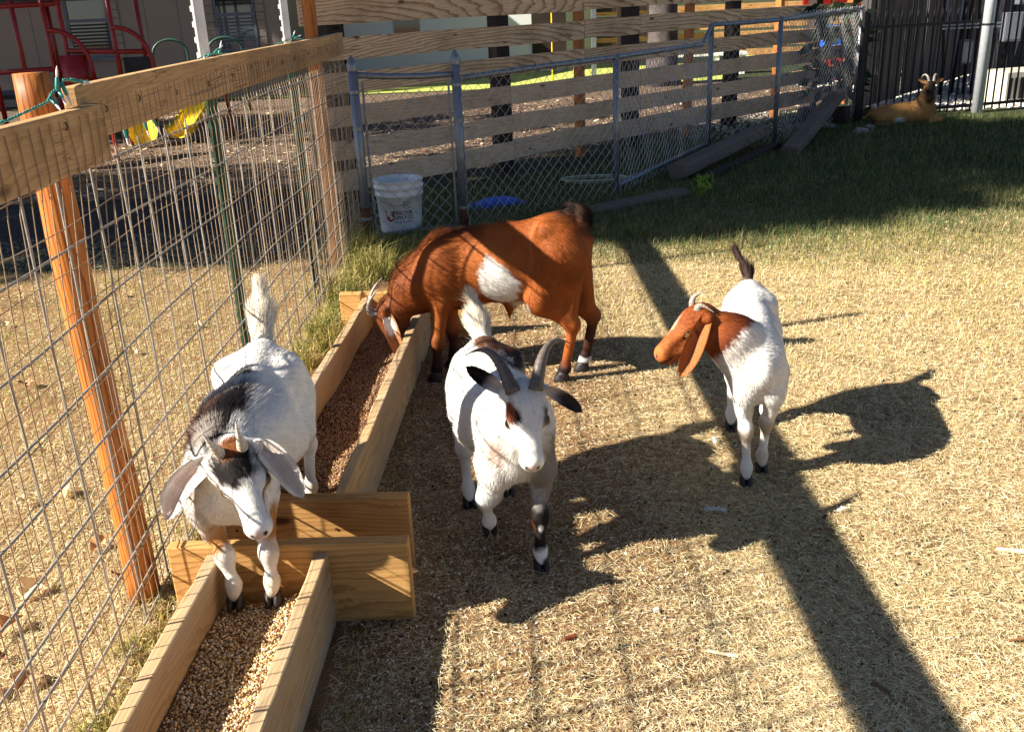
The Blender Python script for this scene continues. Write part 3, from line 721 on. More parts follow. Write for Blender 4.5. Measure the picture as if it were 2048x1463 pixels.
wrapped_poly([(-.040, .040), (.040, .040), (.024, -.030), (0, -.045), (-.024, -.030)], A0 - .40, .145, M['redprint'], 'emblem')
wrapped_text('TSC', .030, A0 - .40, .148, M['white_paint'], 'emblem_lettering', r0=.1542, bold=.001, sx=.75)
ring = []
for i in range(24):
    a = 2*math.pi*i/24; rr = .1535 + (.225 - .02)*.0692 + .0012; an = A0 + .40 + .026*math.cos(a)/rr; zz = .225 + .026*math.sin(a); rr = .1535 + (zz-.02)*.0692 + .0012
    ring.append((rr*math.cos(an), rr*math.sin(an), zz))
MB().tube(ring + ring[:1], .0022, 6, False).obj('round_stamp', M['black'], bk)
for dz in (.008, 0, -.008): wrapped_poly([(-.013, -.0015), (.013, -.0015), (.013, .0015), (-.013, .0015)], A0 + .40, .225 + dz, M['black'], 'stamp_line')

# ------------------------------------------------------------------ blue bag
V, F = [], []
for i in range(22):
    for j in range(12):
        u, v = i/21 - .5, j/11 - .5
        z = .07*max(0, 1 - (u*2)**2)*max(0, 1 - (v*2)**2)**.6 + .020*vnoise(A(u*5, v*5, 3)[None], 1.7)[0] + .004
        V.append((u*.5, v*.26, z*.8))
for i in range(21):
    for j in range(11): a = i*12 + j; F.append((a, a+12, a+13, a+1))
me = bpy.data.meshes.new('blue_tarp'); me.from_pydata(V, [], F); me.update(); me.polygons.foreach_set('use_smooth', [True]*len(me.polygons))
tag(link('blue_tarp', me, M['blue'], None, (-.06, 7.95, 0), (0, 0, R(20))), 'crumpled bright blue tarp on the ground behind the chain link', 'tarp')

# ------------------------------------------------------------------ old timbers
def timber(label, a, b_, w, h, seed, mat='oldwood'):
    a, b_ = Vector(a), Vector(b_); d = b_ - a; L = d.length; g = random.Random(seed); n = 26; V, F = [], []; k = 20
    for i in range(n + 1):
        for j in range(k):
            t = 2*math.pi*j/k; cx, cy = math.cos(t), math.sin(t); q = 4.5
            rr = (abs(cx)**q + abs(cy)**q)**(-1/q)
            crack = -.012*math.exp(-((t - 1.35 - .25*math.sin(i*.25))/.10)**2) - .008*math.exp(-((t - 1.9 + .2*math.sin(i*.3))/.08)**2)
            e = 1 + g.uniform(-.03, .03) - (.05 if i in (0, n) else 0)
            V.append((L*i/n, cx*rr*w/2*e, cy*rr*h/2*e + (crack if cy > 0 else 0)))
    for i in range(n):
        for j in range(k): F.append((i*k + j, i*k + (j+1) % k, (i+1)*k + (j+1) % k, (i+1)*k + j))
    F.append(tuple(range(k))); F.append(tuple(n*k + j for j in reversed(range(k))))
    me = bpy.data.meshes.new('old_timber'); me.from_pydata(V, [], F); me.update()
    o = link('old_timber', me, M[mat], None, tuple(a)); x = d.normalized(); y = Vector((0, 0, 1)).cross(x).normalized(); z = x.cross(y)
    o.rotation_euler = Matrix(((x.x, y.x, z.x), (x.y, y.y, z.y), (x.z, y.z, z.z))).to_euler()
    return tag(o, label, 'timber', 'old timbers by the chain link fence')
timber('weathered split timber lying along the chain link with its far end propped up', (1.56, 8.60, .10), (2.78, 10.35, .20), .16, .14, 1)
timber('weathered timber leaning steeply up towards the leafy plant', (2.93, 9.80, .04), (4.15, 12.05, .36), .18, .13, 2)
timber('short dark timber block beside the leafy plant and the lying goat', (3.80, 12.35, .10), (4.28, 12.0, .12), .22, .2, 3, 'darkwood')
timber('bleached flat log half sunk in grass behind the brown goat', (.52, 7.30, .0), (1.50, 7.98, .02), .20, .11, 4)
timber('thin dark timber under the propped split timber', (1.75, 8.50, .03), (2.92, 10.25, .05), .10, .07, 5, 'darkwood')

# ------------------------------------------------------------------ plants
def leaf_cluster(name, P3, D3, ln, wd, col, parent, mat='blade'):
    n = len(P3); d = D3/np.linalg.norm(D3, axis=1, keepdims=True); r_ = rng.normal(size=(n, 3)); s = np.cross(d, r_); s /= np.linalg.norm(s, axis=1, keepdims=True)
    ln = ln[:, None]; w = wd[:, None]
    a = P3; m1 = P3 + d*ln*.35; e = P3 + d*ln + np.array([0, 0, -.12])*ln
    V = np.stack([a, m1 - s*w/2, m1 + s*w/2, e], 1).reshape(-1, 3); b4 = (np.arange(n)*4)[:, None]
    me = mesh_np(name, V, None, np.concatenate([b4 + np.array([[0, 1, 2]]), b4 + np.array([[1, 3, 2]])]), False, np.repeat(col, 4, 0))
    return link(name, me, M[mat], parent)
wd_ = empty('weed', (1.66, 7.96, 0), 0, 'small bright green weed growing at the end of the propped timber', 'weed')
n = 160; z_ = rng.uniform(.01, .16, n); P3 = np.stack([rng.normal(0, .035, n), rng.normal(0, .035, n), z_], 1)
leaf_cluster('leaves', P3, rng.normal(size=(n, 3)) + A(0, 0, .6), rng.uniform(.03, .06, n), rng.uniform(.012, .02, n), pick([lin(150,170,60), lin(120,150,50)], n), wd_)
MB().tube([(0, 0, 0), (.005, .004, .15)], .003, 5).obj('stem', M['tpost'], wd_)
bp = empty('leafy_plant', (4.42, 13.0, 0), 0, 'dark big-leaved plant at the end of the chain link fence', 'plant')
for i in range(5):
    a = i*1.3; MB().tube([(0, 0, 0), (.10*math.cos(a), .10*math.sin(a), .6), (.22*math.cos(a), .2*math.sin(a), 1.25)], [.012, .009, .004], 6).obj('stem', M['darkwood'], bp)
n = 230; a = rng.uniform(0, 6.283, n); z_ = rng.uniform(.25, 1.45, n); rr = rng.uniform(.02, .34, n)
P3 = np.stack([rr*np.cos(a), rr*np.sin(a), z_], 1); D3 = np.stack([np.cos(a), np.sin(a), rng.normal(-.3, .4, n)], 1)
lm = leaf_cluster('leaves', P3, D3, rng.uniform(.14, .26, n), rng.uniform(.07, .12, n), pick([lin(44,58,36), lin(34,46,30), lin(74,82,50), lin(26,36,24)], n), bp)

# ------------------------------------------------------------------ right side: slat fence, iron fence, pole, services
sf = empty('slat_fence', (4.95, 13.4, 0), math.atan2(17.9 - 13.4, 8.56 - 4.95), 'brown vertical slat privacy fence behind the lying goat', 'fence')
SL = MB().box(-.0275, .0275, -.006, .006, 0.03, 2.1).mesh('slat'); SL.materials.append(M['slat'])
Lsf = math.hypot(17.9 - 13.4, 8.56 - 4.95)
for i in range(int(Lsf/.058)):
    o = link('slat', SL, None, sf, (.08 + i*.058, random.uniform(-.004, .004), 0), (random.uniform(-.01, .01), random.uniform(-.008, .008), random.uniform(-.25, .25)))
for s in np.arange(0, Lsf + .1, 1.44):
    MB().box(-.05, .05, .012, .10, 0, 2.12).obj('post', M['slat'], sf, loc=(s, 0, 0))
for z in (.3, 1.1, 1.9): MB().box(0, Lsf, .010, .045, z, z + .05).obj('cross_rail', M['slat'], sf)
MB().box(-.04, .06, -.02, .02, 0, 2.15).obj('end_board', M['slat'], sf, loc=(0, -.012, 0))

fi = empty('iron_fence', (4.45, 12.15, 0), math.atan2(13.8 - 12.15, 10.0 - 4.45), 'black iron picket fence with gravel behind it', 'fence')
Lfi = math.hypot(1.65, 5.55)
def picket(h):
    m = MB().box(-.008, .008, -.008, .008, .03, h); v0 = len(m.v)
    m.add([(-.012, -.012, h), (.012, -.012, h), (.012, .012, h), (-.012, .012, h), (0, 0, h + .07)], [(0, 1, 4), (1, 2, 4), (2, 3, 4), (3, 0, 4), (0, 3, 2, 1)]); return m.mesh('picket')
PKA, PKB = picket(1.24), picket(1.6)
for pk in (PKA, PKB): pk.materials.append(M['iron'])
for i in range(int(Lfi/.118)):
    s = .06 + i*.118; link('picket', PKA if s < 1.72 else PKB, None, fi, (s, 0, 0))
MB().box(0, Lfi, -.018, .018, .075, .11).obj('bottom_rail', M['iron'], fi); MB().box(0, 1.72, -.018, .018, 1.10, 1.135).obj('top_rail', M['iron'], fi); MB().box(1.72, Lfi, -.018, .018, 1.46, 1.495).obj('top_rail', M['iron'], fi)
MB().box(0, Lfi, -.012, .012, .30, .32).obj('cross_rail', M['iron'], fi) if False else None
for s in (0, 4.2): MB().box(-.028, .028, -.028, .028, 0, 1.30 if s == 0 else 1.66).obj('post', M['iron'], fi, loc=(s, 0, 0))
gp = empty('steel_pole', (6.17, 12.60, 0), 0, 'thick galvanised steel pole standing at the iron fence', 'pole')
MB().tube([(0, 0, 0), (0, 0, 4.2)], .068, 20).obj('shaft', M['galv_bright'], gp, smooth=True)
MB().lathe([(.070, -.012), (.074, -.012), (.074, .012), (.070, .012)], 20).obj('band', M['iron'], gp, loc=(0, 0, 1.08))

us = empty('utility_stand', (7.0, 14.6, 0), 0, 'cluster of dark conduits and grey meter boxes behind the iron fence', 'utility stand')
g = random.Random(4)
for i in range(20):
    x = -.42 + i*.075 + g.uniform(-.02, .02); y = g.uniform(0, .25); r = g.choice((.014, .02, .028))
    q = [(x, y, 0), (x + g.uniform(-.02, .02), y, .5), (x + g.uniform(-.08, .08), y, 1.1), (x + g.uniform(-.12, .12), y, 2.2)]
    MB().tube(q, r, 8).obj('conduit', M['galv'] if g.random() < .3 else M['iron'], us, smooth=True)
for z in (.95, 1.0): MB().box(-.55, 1.2, -.06, -.02, z, z + .025).obj('strut', M['galv'], us)
for x, z, w, h in ((-.30, 1.42, .30, .5), (-.18, .46, .17, .34), (.45, .75, .26, .4), (.62, 1.25, .3, .4)):
    b_ = MB().box(-w/2, w/2, -.16, -.04, 0, h).obj('meter_box', M['slate_trim'], us, loc=(x, 0, z), bevel=.008)
    MB().box(-w/2 + .02, w/2 - .02, -.166, -.158, .03, h - .03).obj('cover', M['galv'], b_)
ac = empty('air_conditioner', (7.25, 13.75, 0), R(12), 'low beige air conditioning unit on the gravel behind the iron fence', 'air conditioner')
MB().box(-.42, .42, -.3, .3, 0, .42).obj('cabinet', simple('beige_metal', lin(206,198,180), .5, .1, .05, 9), ac, bevel=.012)
for i in range(9): MB().box(-.37 + i*.085, -.325 + i*.085, -.306, -.298, .06, .34).obj('vent_slot', M['iron'], ac)

# rocks near the lying goat
for (x, y, s), lb in zip(((4.18, 11.25, .09), (4.42, 11.6, .06), (3.98, 11.75, .07)), ('low grey rock in the grass before the lying goat', 'small pale rock close to the rump of the lying goat', 'pale rock by the short dark timber block')):
    bm = bmesh.new(); bmesh.ops.create_icosphere(bm, subdivisions=3, radius=s)
    for v in bm.verts:
        q = vnoise(np.array(v.co)[None]*1.0 + x, 14)[0]; v.co *= (.7 + .6*q); v.co.z *= .55
    me = bpy.data.meshes.new('rock'); bm.to_mesh(me); bm.free()
    tag(link('rock', me, simple('rock', lin(140,134,128), .9, 0, .3, 22, .4), None, (x, y, s*.15)), lb, 'rock')

# ------------------------------------------------------------------ houses behind
hs = empty('house', (-8, 20, 0), 0, 'taupe stucco house with two tall windows behind the playground', 'house')
MB().box(-8, 3.7, 0, 5, 0, 2.9).obj('wall', M['stucco'], hs)
for x in (-5.0, -2.2, -1.15, 1.1, 1.75): MB().box(x - .006, x + .006, -.003, .001, .0, 2.9).obj('panel_seam', M['slate_trim'], hs)
MB().add([(-8.6, -.7, 2.85), (4.2, -.7, 2.85), (4.2, 2.5, 4.2), (-8.6, 2.5, 4.2), (-8.6, 5.7, 2.85), (4.2, 5.7, 2.85)], [(0, 1, 2, 3), (3, 2, 5, 4), (0, 3, 4), (1, 5, 2), (0, 4, 5, 1)]).obj('roof', simple('shingles', lin(70,64,60), .9, 0, .2, 20), hs)
GL = NT('window_glass'); GL.b.inputs['Base Color'].default_value = (.02, .022, .025, 1); GL.b.inputs['Roughness'].default_value = .04; GL.b.inputs['Metallic'].default_value = .0; GL.b.inputs['Specular IOR Level'].default_value = 1.0
BL = simple('blue_blind', lin(66,80,96), .6, 0, .1, 3)
for x, w in ((-.02, .86), (2.86, .80)):
    wn_ = empty('window', (x, 0, .88)); wn_.parent = hs
    m = MB(); h = 1.62
    for a in ((-w/2, -w/2 + .05, 0, h), (w/2 - .05, w/2, 0, h), (-w/2 + .05, w/2 - .05, 0, .06), (-w/2 + .05, w/2 - .05, h - .05, h), (-w/2 + .05, w/2 - .05, .66, .72)): m.box(a[0], a[1], -.045, .0, a[2], a[3])
    m.obj('frame', M['slate_trim'], wn_)
    MB().box(-w/2 + .05, w/2 - .05, -.02, -.012, .72, h - .05).obj('upper_pane', GL.m, wn_)
    MB().box(-w/2 + .05, w/2 - .05, -.028, -.02, .06, .66).obj('lower_pane', GL.m, wn_)
    for i in range(9): MB().box(-w/2 + .055, w/2 - .055, -.032, -.029, .08 + i*.064, .115 + i*.064).obj('blind_slat', BL if x > 1 else M['iron'], wn_)
    MB().box(-w/2 - .06, w/2 + .06, -.09, 0, -.07, -.002).obj('sill', M['slate_trim'], wn_)
    for s in (-1, 1):
        for i in range(11): MB().box(-.085, .085, -.03, 0, .005, .150).obj('trim_block', M['stucco'], wn_, loc=(s*(w/2 + .095), 0, -.06 + i*.155), bevel=.006)
sh = empty('shed', (-1.4, 23.5, 0), 0, 'pale grey building seen through the gaps of the board fence', 'building')
MB().box(-3.6, 3.0, 0, 4, 0, 2.7).obj('wall', M['paleshed'], sh)
for x in (-2.9, -.7):
    MB().box(x - .3, x + .3, -.03, 0, .75, 1.42).obj('window', GL.m, sh); MB().box(x - .36, x + .36, -.06, 0, .66, .748).obj('sill', M['slate_trim'], sh)
    MB().box(x - .36, x + .36, -.05, 0, 1.422, 1.50).obj('lintel', M['white_paint'], sh)
MB().box(2.2, 3.0, -.05, 0, .05, 2.0).obj('door', M['darkwood'], sh)
MB().box(-4.0, 3.4, -.6, 4.4, 2.7, 2.85).obj('roof', M['slate_trim'], sh)
bh = empty('yard_building', (11.5, 18.2, 0), 0, 'dark building wall closing the gravel yard', 'building')
MB().box(-3.6, 5, 0, 4, 0, 3.2).obj('wall', simple('dark_siding', lin(58,52,50), .85, 0, .2, 12), bh); MB().box(-3.8, 5.2, -.5, 4.2, 3.2, 3.35).obj('roof', M['slate_trim'], bh)

# ------------------------------------------------------------------ playground
pg = empty('climbing_frame', (-6.2, 14, 0), 0, 'red tube climbing frame with arched handrails in front of the taupe house', 'climbing frame')
def ptube(pts, r, nm, mat='red'): MB().tube([(x + 6.2, y - 14, z) for x, y, z in pts], r, 10).obj(nm, M[mat], pg, smooth=True)
for x, y in ((-7.05, 14), (-6.62, 14), (-6.20, 14), (-5.98, 14.0), (-5.30, 14.0), (-6.62, 15.1), (-5.30, 15.1)): ptube([(x, y, 0), (x - .02, y, 2.5)], .034, 'upright')
for z in (.95, 1.80): ptube([(-7.4, 14, z), (-5.98, 14, z + .02)], .036, 'crossbar')
ptube([(-5.98, 14, 1.20), (-5.30, 14, 1.16), (-4.86, 14, 1.15)], .034, 'crossbar'); ptube([(-5.98, 14, .80), (-4.80, 14, .78)], .034, 'crossbar')
for x0, x1 in ((-6.20, -5.68), (-5.30, -4.82)):
    q = []
    for i in range(13):
        t = i/12; q.append((x0 + (x1 - x0)*min(1, math.sin(t*math.pi/2)*1.02), 14 - .02, .78 + .70*math.cos(t*math.pi/2)**.7))
    ptube(q, .034, 'handrail')
MB().tube([(-5.93 + 6.2, .05, .55), (-5.93 + 6.2, .05, 1.14)], .20, 24).obj('drum', M['red'], pg, smooth=True)
MB().box(-1.3, .95, 0.06, 1.15, .58, .64).obj('deck', M['iron'], pg); MB().box(-1.3, .4, -.02, 1.2, 1.86, 2.1).obj('canopy', M['iron'], pg)
MB().box(.95, 1.36, .03, .09, .55, 1.08).obj('panel', M['iron'], pg)
def slide(label, x, y, rz, w, run, h0, h1):
    """straight chute with raised lips, its low end towards -Y"""
    r0 = empty('slide', (x, y, 0), rz, label, 'slide', 'yellow playground slides'); V, F = [], []; n, k = 16, 13
    for side in (0, 1):
        for i in range(n):
            t = i/(n-1); z = h0 + (h1 - h0)*max(0, (t - .12)/.88)**1.15
            for j in range(k):
                u = j/(k-1)*2 - 1; V.append((u*w/2, run*t, z + abs(u)**5*.16 + (.016 if side else 0)))
    o = n*k
    for i in range(n-1):
        for j in range(k-1):
            a = i*k + j; F.append((a, a+k, a+k+1, a+1)); F.append((o+a, o+a+1, o+a+k+1, o+a+k))
    for i in range(n-1):
        for j in (0, k-1): a = i*k + j; F.append((a, a+k, o+a+k, o+a))
    for j in range(k-1):
        for i in (0, n-1): a = i*k + j; F.append((a, o+a, o+a+1, a+1))
    me = bpy.data.meshes.new('chute'); me.from_pydata(V, [], F); me.update()
    bm = bmesh.new(); bm.from_mesh(me); bmesh.ops.recalc_face_normals(bm, faces=bm.faces); bm.to_mesh(me); bm.free()
    me.polygons.foreach_set('use_smooth', [True]*len(me.polygons)); link('chute', me, M['yellow'], r0)
    for sx in (-.38, .38): MB().tube([(sx*w, run*.93, 0), (sx*w, run*.93, h1 - .06)], .025, 8).obj('leg', M['red'], r0)
slide('yellow slide nearest the round post, low end in the mulch', -4.72, 10.9, R(6), .46, .75, .06, .70)
slide('yellow slide under the middle of the rail', -4.30, 12.9, R(-30), .42, .9, .08, .86)
slide('short yellow slide between the other two', -4.62, 12.6, R(24), .36, .5, .05, .34)
for x, lb in ((-5.55, 'dark teal steel hoop on the side of the red handrail'), (-4.62, 'dark teal steel hoop beside the white-topped steel post')):
    o = empty('steel_hoop', (x, 17, 0), R(15), lb, 'hoop', 'steel hoops by the house')
    for s in (0, .10):
        q = [(-.28, s, 0)] + [(-.28*math.cos(math.pi*i/10), s, 1.0 + .22*math.sin(math.pi*i/10)) for i in range(11)] + [(.28, s, 0)]
        MB().tube(q, .020, 8).obj('bar', M['teal'] if s else M['tpost'], o, smooth=True)

# ------------------------------------------------------------------ things seen through the board fence
ff = empty('far_fence', (2.4, 25, 0), 0, 'sunlit orange slatted fence far behind the board fence', 'fence')
for i in range(8):
    for a, b_ in ((0, 2.4), (2.4, 4.8), (4.8, 7.6)): board('slat', b_ - a - .01, .025, .15, M['orangewood'], ff, ((a + b_)/2, 0, .08 + i*.215), (0, 0, 0), .002)
for s in (0, 2.4, 4.8, 7.5): MB().box(-.05, .05, .02, .12, 0, 1.85).obj('post', M['orangewood'], ff, loc=(s, 0, 0))
dk = empty('wooden_shelter', (2.6, 21.5, 0), 0, 'dark slatted wooden shelter behind the board fence', 'shelter')
for i in range(6): MB().box(-.5, .6, -.015, .015, .25 + i*.26, .25 + i*.26 + .16).obj('slat', M['darkwood'], dk)
for x in (-.55, .0, .65): MB().box(x - .05, x + .05, -.12, -.02, 0, 2.0).obj('post', M['galv'] if x < -.1 else M['darkwood'], dk)
tr = empty('tree', (3.05, 18.6, 0), 0, 'dark furrowed tree trunk behind the board fence', 'tree')
m = MB(); ang = []
q = [(0, 0, 0), (.0, 0, .25), (.02, 0, 1), (.0, .02, 2.2), (-.05, 0, 3.6)]; m.tube(q, [.40, .31, .27, .25, .20], 16)
bark = simple('bark', lin(78,70,66), .95, 0, .5, 9, .8)
m.obj('trunk', bark, tr, smooth=True)
def crown(parent, cx, cy, cz, rx, ry, rz, n, size, cols, name='crown', dens=None):
    d = rng.normal(size=(n, 3)); d /= np.linalg.norm(d, axis=1, keepdims=True); r = rng.random(n)**.45
    P3 = d*r[:, None]*A(rx, ry, rz); w = vnoise(P3 + A(cx, cy, cz), .9); P3 = P3[w > .22]; n = len(P3); P3 = P3 + A(cx, cy, cz)
    return leaf_cluster(name, P3, rng.normal(size=(n, 3)), rng.uniform(.7, 1.3, n)*size, rng.uniform(.5, .8, n)*size, pick(cols, n), parent)
LEAF = [lin(96,104,48), lin(130,120,52), lin(70,84,40), lin(150,128,60)]
for a in range(5): MB().tube([(-.05, 0, 3.3), (math.cos(a*1.26)*.9, math.sin(a*1.26)*.9, 4.6), (math.cos(a*1.26)*1.9, math.sin(a*1.26)*1.9, 5.6)], [.13, .08, .03], 8).obj('limb', bark, tr)
crown(tr, 0, 0, 5.8, 3.0, 2.6, 2.0, 5000, .22, LEAF)
for x, y, lb in ((1.02, 19.0, 'thin yellow marker stake left of the shelter behind the board fence'), (1.45, 19.2, 'thin yellow marker stake beside the light fence post')):
    tag(MB().tube([(0, 0, 0), (.01, 0, 1.65)], .014, 8).obj('marker_stake', M['yellow'], None, loc=(x, y, 0)), lb, 'stake', 'yellow marker stakes')
bb = empty('play_bin', (6.1, 18.0, 0), 0, 'blue and red play bins seen beside the leafy plant', 'bin')
MB().box(-.25, .25, -.2, .2, .55, .95).obj('blue_bin', M['blue'], bb, bevel=.02); MB().box(-.3, .3, -.22, .22, .0, .53).obj('stand', M['red'], bb, bevel=.02); MB().box(-.6, .7, .1, .2, 1.15, 1.5).obj('red_sign_board', M['red'], bb)
wp = empty('bench', (4.2, 20.5, 0), 0, 'low white bench in the sun behind the board fence', 'bench')
MB().box(-.9, .9, -.2, .2, .38, .43).obj('seat', M['white_paint'], wp)
for x in (-.8, -.27, .27, .8): MB().box(x - .04, x + .04, -.18, .18, 0, .38).obj('leg', M['white_paint'], wp)

# ------------------------------------------------------------------ shade trees left of the pen
CTX, CTY = 1/math.tan(R(SUN_EL))*math.cos(R(SHADOW_AZ)), 1/math.tan(R(SUN_EL))*math.sin(R(SHADOW_AZ))
def shade_tree(label, base, lobes, size=.30):
    """a broad oak; each lobe of the crown: (centre, radii, leaf count)"""
    t = empty('shade_tree', (*base, 0), 0, label, 'tree', 'big shade trees left of the pen')
    lx = np.mean([c for c, r, n in lobes], 0) - A(*base, 0)
    MB().tube([(0, 0, 0), (.02, .05, .5), (.1, 0, 2.0), (lx[0]*.15, lx[1]*.15, 3.2)], [.42, .33, .28, .24], 14).obj('trunk', bark, t, smooth=True)
    for c, r, n in lobes:
        c = A(*c) - A(*base, 0)
        MB().tube([(lx[0]*.12, lx[1]*.12, 2.9), tuple(c*A(.5, .5, 1) + A(0, 0, -1.2)), tuple(c)], [.20, .12, .04], 8).obj('limb', bark, t)
    Ps = []
    for c, r, n in lobes:
        c = A(*c) - A(*base, 0); d = rng.normal(size=(n, 3)); d /= np.linalg.norm(d, axis=1, keepdims=True); q = d*(rng.random(n)**.40)[:, None]*A(*r)
        Ps.append(q + c)
    P3 = np.concatenate(Ps); n = len(P3)
    leaf_cluster('crown', P3, rng.normal(size=(n, 3)), rng.uniform(.7, 1.3, n)*size, rng.uniform(.5, .8, n)*size, pick(LEAF, n), t)
    return t
def over_pt(gx, gy, h): return (gx - CTX*h, gy - CTY*h, h)
def lobe(gx, gy, h, rx, ry, rz, dens=130): return (over_pt(gx, gy, h*1.75), (rx, ry, rz), int(dens*rx*ry*3.14*(1.0)))
shade_tree('big spreading oak shading the back of the pen', (-13.2, 5.0), [lobe(-3.4, 7.75, 5.0, 2.7, 1.6, 1.3), lobe(-.2, 7.9, 5.2, 2.6, 1.6, 1.3), lobe(2.3, 8.5, 5.4, 2.2, 1.9, 1.4), lobe(1.2, 7.4, 5.1, 2.3, 1.0, 1.0), lobe(4.9, 10.4, 5.8, 1.9, 1.4, 1.3), lobe(2.2, 10.9, 6.0, 2.6, 1.7, 1.3), lobe(3.8, 12.1, 6.2, 1.25, 1.2, 1.2), lobe(3.9, 9.2, 5.6, 1.6, 1.6, 1.2), lobe(6.2, 10.8, 6.0, 1.4, 1.0, 1.2)])
shade_tree('big spreading oak shading the playground', (-17.5, 10.4), [lobe(-4.6, 14.8, 5.6, 3.8, 1.5, 1.3, 110), lobe(-1.0, 13.6, 6.0, 2.2, 1.4, 1.3, 50), lobe(-4.6, 9.7, 5.6, 3.0, 1.1, 1.0, 110)])
shade_tree('big spreading oak shading the houses', (-22.5, 15.8), [lobe(-6.5, 20.6, 7.0, 5.0, 1.6, 1.6)])


class Blob:
    """smooth union of tapered limbs and ellipsoids, turned into one continuous skin"""
    def __init__(s): s.pr = []
    def cap(s, a, b, r0, r1, k=0.03, tg='torso', flow=None, hl=0.015, flat=None):
        s.pr.append(dict(t='c', a=np.array(a, float), b=np.array(b, float), r0=r0, r1=r1, k=k, tg=tg, flow=flow, hl=hl, flat=flat))
    def chain(s, pts, rs, k=0.03, **kw):
        for i in range(len(pts) - 1): s.cap(pts[i], pts[i+1], rs[i], rs[i+1], k, **kw)
    def ell(s, c, r, fr, k=0.04, tg='torso', flow=None, hl=0.015, neg=False):
        s.pr.append(dict(t='e', c=np.array(c, float), r=np.array(r, float), fr=np.array(fr, float), k=k, tg=tg, flow=flow, hl=hl, neg=neg))
    @staticmethod
    def dist(q, P):
        if q['t'] == 'c':
            a, b = q['a'], q['b']; d = P - a
            if q['flat'] is not None:
                ax, sc = q['flat']; ax = np.asarray(ax, float)
                d = d + (d @ ax)[..., None] * ax * (sc - 1)
            ba = b - a; L2 = ba @ ba
            t = np.clip((d @ ba) / L2, 0, 1)
            dd = d - t[..., None] * ba
            return np.sqrt((dd * dd).sum(-1)) - (q['r0'] + (q['r1'] - q['r0']) * t)
        d = (P - q['c']) @ q['fr'].T
        k0 = np.sqrt(((d / q['r']) ** 2).sum(-1)); k1 = np.sqrt(((d / q['r'] ** 2) ** 2).sum(-1))
        return k0 * (k0 - 1) / np.maximum(k1, 1e-9)
    def box(s, q):
        if q['t'] == 'c':
            m = max(q['r0'], q['r1']); return np.minimum(q['a'], q['b']) - m, np.maximum(q['a'], q['b']) + m
        e = np.abs(q['fr'].T) @ q['r']; return q['c'] - e, q['c'] + e
    def build(s, h):
        bx = [s.box(q) for q in s.pr if not q.get('neg')]
        lo = np.min([b[0] for b in bx], 0) - 4*h - .02; hi = np.max([b[1] for b in bx], 0) + 4*h + .02
        n = np.ceil((hi - lo) / h).astype(int) + 1
        F = np.full(n, 1.0, np.float64)
        ax = [lo[i] + h * np.arange(n[i]) for i in range(3)]
        for q in s.pr:
            b0, b1 = s.box(q); mg = q['k'] + 0.03
            i0 = np.maximum(((b0 - mg - lo) / h).astype(int), 0); i1 = np.minimum(((b1 + mg - lo) / h).astype(int) + 2, n)
            sl = tuple(slice(a, b) for a, b in zip(i0, i1))
            G = np.stack(np.meshgrid(ax[0][sl[0]], ax[1][sl[1]], ax[2][sl[2]], indexing='ij'), -1)
            d = s.dist(q, G); f = F[sl]; k = q['k']
            if q.get('neg'):
                d = -d; hh = np.clip(.5 - .5*(f - d)/k, 0, 1); F[sl] = f*(1-hh) + d*hh + k*hh*(1-hh)
            else:
                hh = np.clip(.5 + .5*(f - d)/k, 0, 1); F[sl] = f*(1-hh) + d*hh - k*hh*(1-hh)
        return nets(F, lo, h)
    def weights(s, P):
        D = np.stack([s.dist(q, P) for q in s.pr if not q.get('neg')], 1)
        D = D - D.min(1, keepdims=True)
        W = np.exp(-D / 0.02); return W / W.sum(1, keepdims=True)

def nets(F, o, h):
    s = F < 0
    C = np.stack(np.meshgrid([0,1],[0,1],[0,1], indexing='ij'), -1).reshape(-1, 3)
    n = np.array(F.shape) - 1
    cnt = np.zeros(n, np.int8)
    sl = lambda c: tuple(slice(c[i], c[i] + n[i]) for i in range(3))
    for c in C: cnt += s[sl(c)]
    act = (cnt > 0) & (cnt < 8); idx = np.full(n, -1, np.int64); ids = np.argwhere(act); idx[act] = np.arange(len(ids))
    acc = np.zeros((len(ids), 3)); num = np.zeros(len(ids))
    for a in C:
        for d in range(3):
            if a[d] == 1: continue
            b = a.copy(); b[d] = 1
            fa = F[tuple((ids + a).T)]; fb = F[tuple((ids + b).T)]
            m = (fa < 0) != (fb < 0); t = np.where(m, fa / np.where(m, fa - fb, 1), 0)
            p = a + t[:, None] * (b - a); acc[m] += p[m]; num[m] += 1
    V = o + h * (ids + acc / num[:, None])
    Q = []
    for d in range(3):
        e1, e2 = (d+1) % 3, (d+2) % 3
        lo_ = [slice(1, n[i]) for i in range(3)]; lo_[d] = slice(0, n[d])
        hi_ = list(lo_); hi_[d] = slice(1, n[d] + 1)
        s0, s1 = s[tuple(lo_)], s[tuple(hi_)]
        ch = np.argwhere(s0 != s1); 
        if not len(ch): continue
        pos = s0[tuple(ch.T)]
        base = ch.copy(); base[:, e1] += 1; base[:, e2] += 1
        def cell(o1, o2):
            k = base.copy(); k[:, e1] -= o1; k[:, e2] -= o2; return idx[tuple(k.T)]
        q = np.stack([cell(1,1), cell(0,1), cell(0,0), cell(1,0)], 1)
        q[~pos] = q[~pos][:, ::-1]
        Q.append(q)
    return V, np.concatenate(Q)

def quad_normals(V, Q):
    a, b, c, d = (V[Q[:, i]] for i in range(4))
    fn = np.cross(c - a, d - b); N = np.zeros_like(V)
    for i in range(4): np.add.at(N, Q[:, i], fn)
    ar = np.linalg.norm(fn, axis=1) * .5
    return N / np.maximum(np.linalg.norm(N, axis=1, keepdims=True), 1e-12), ar

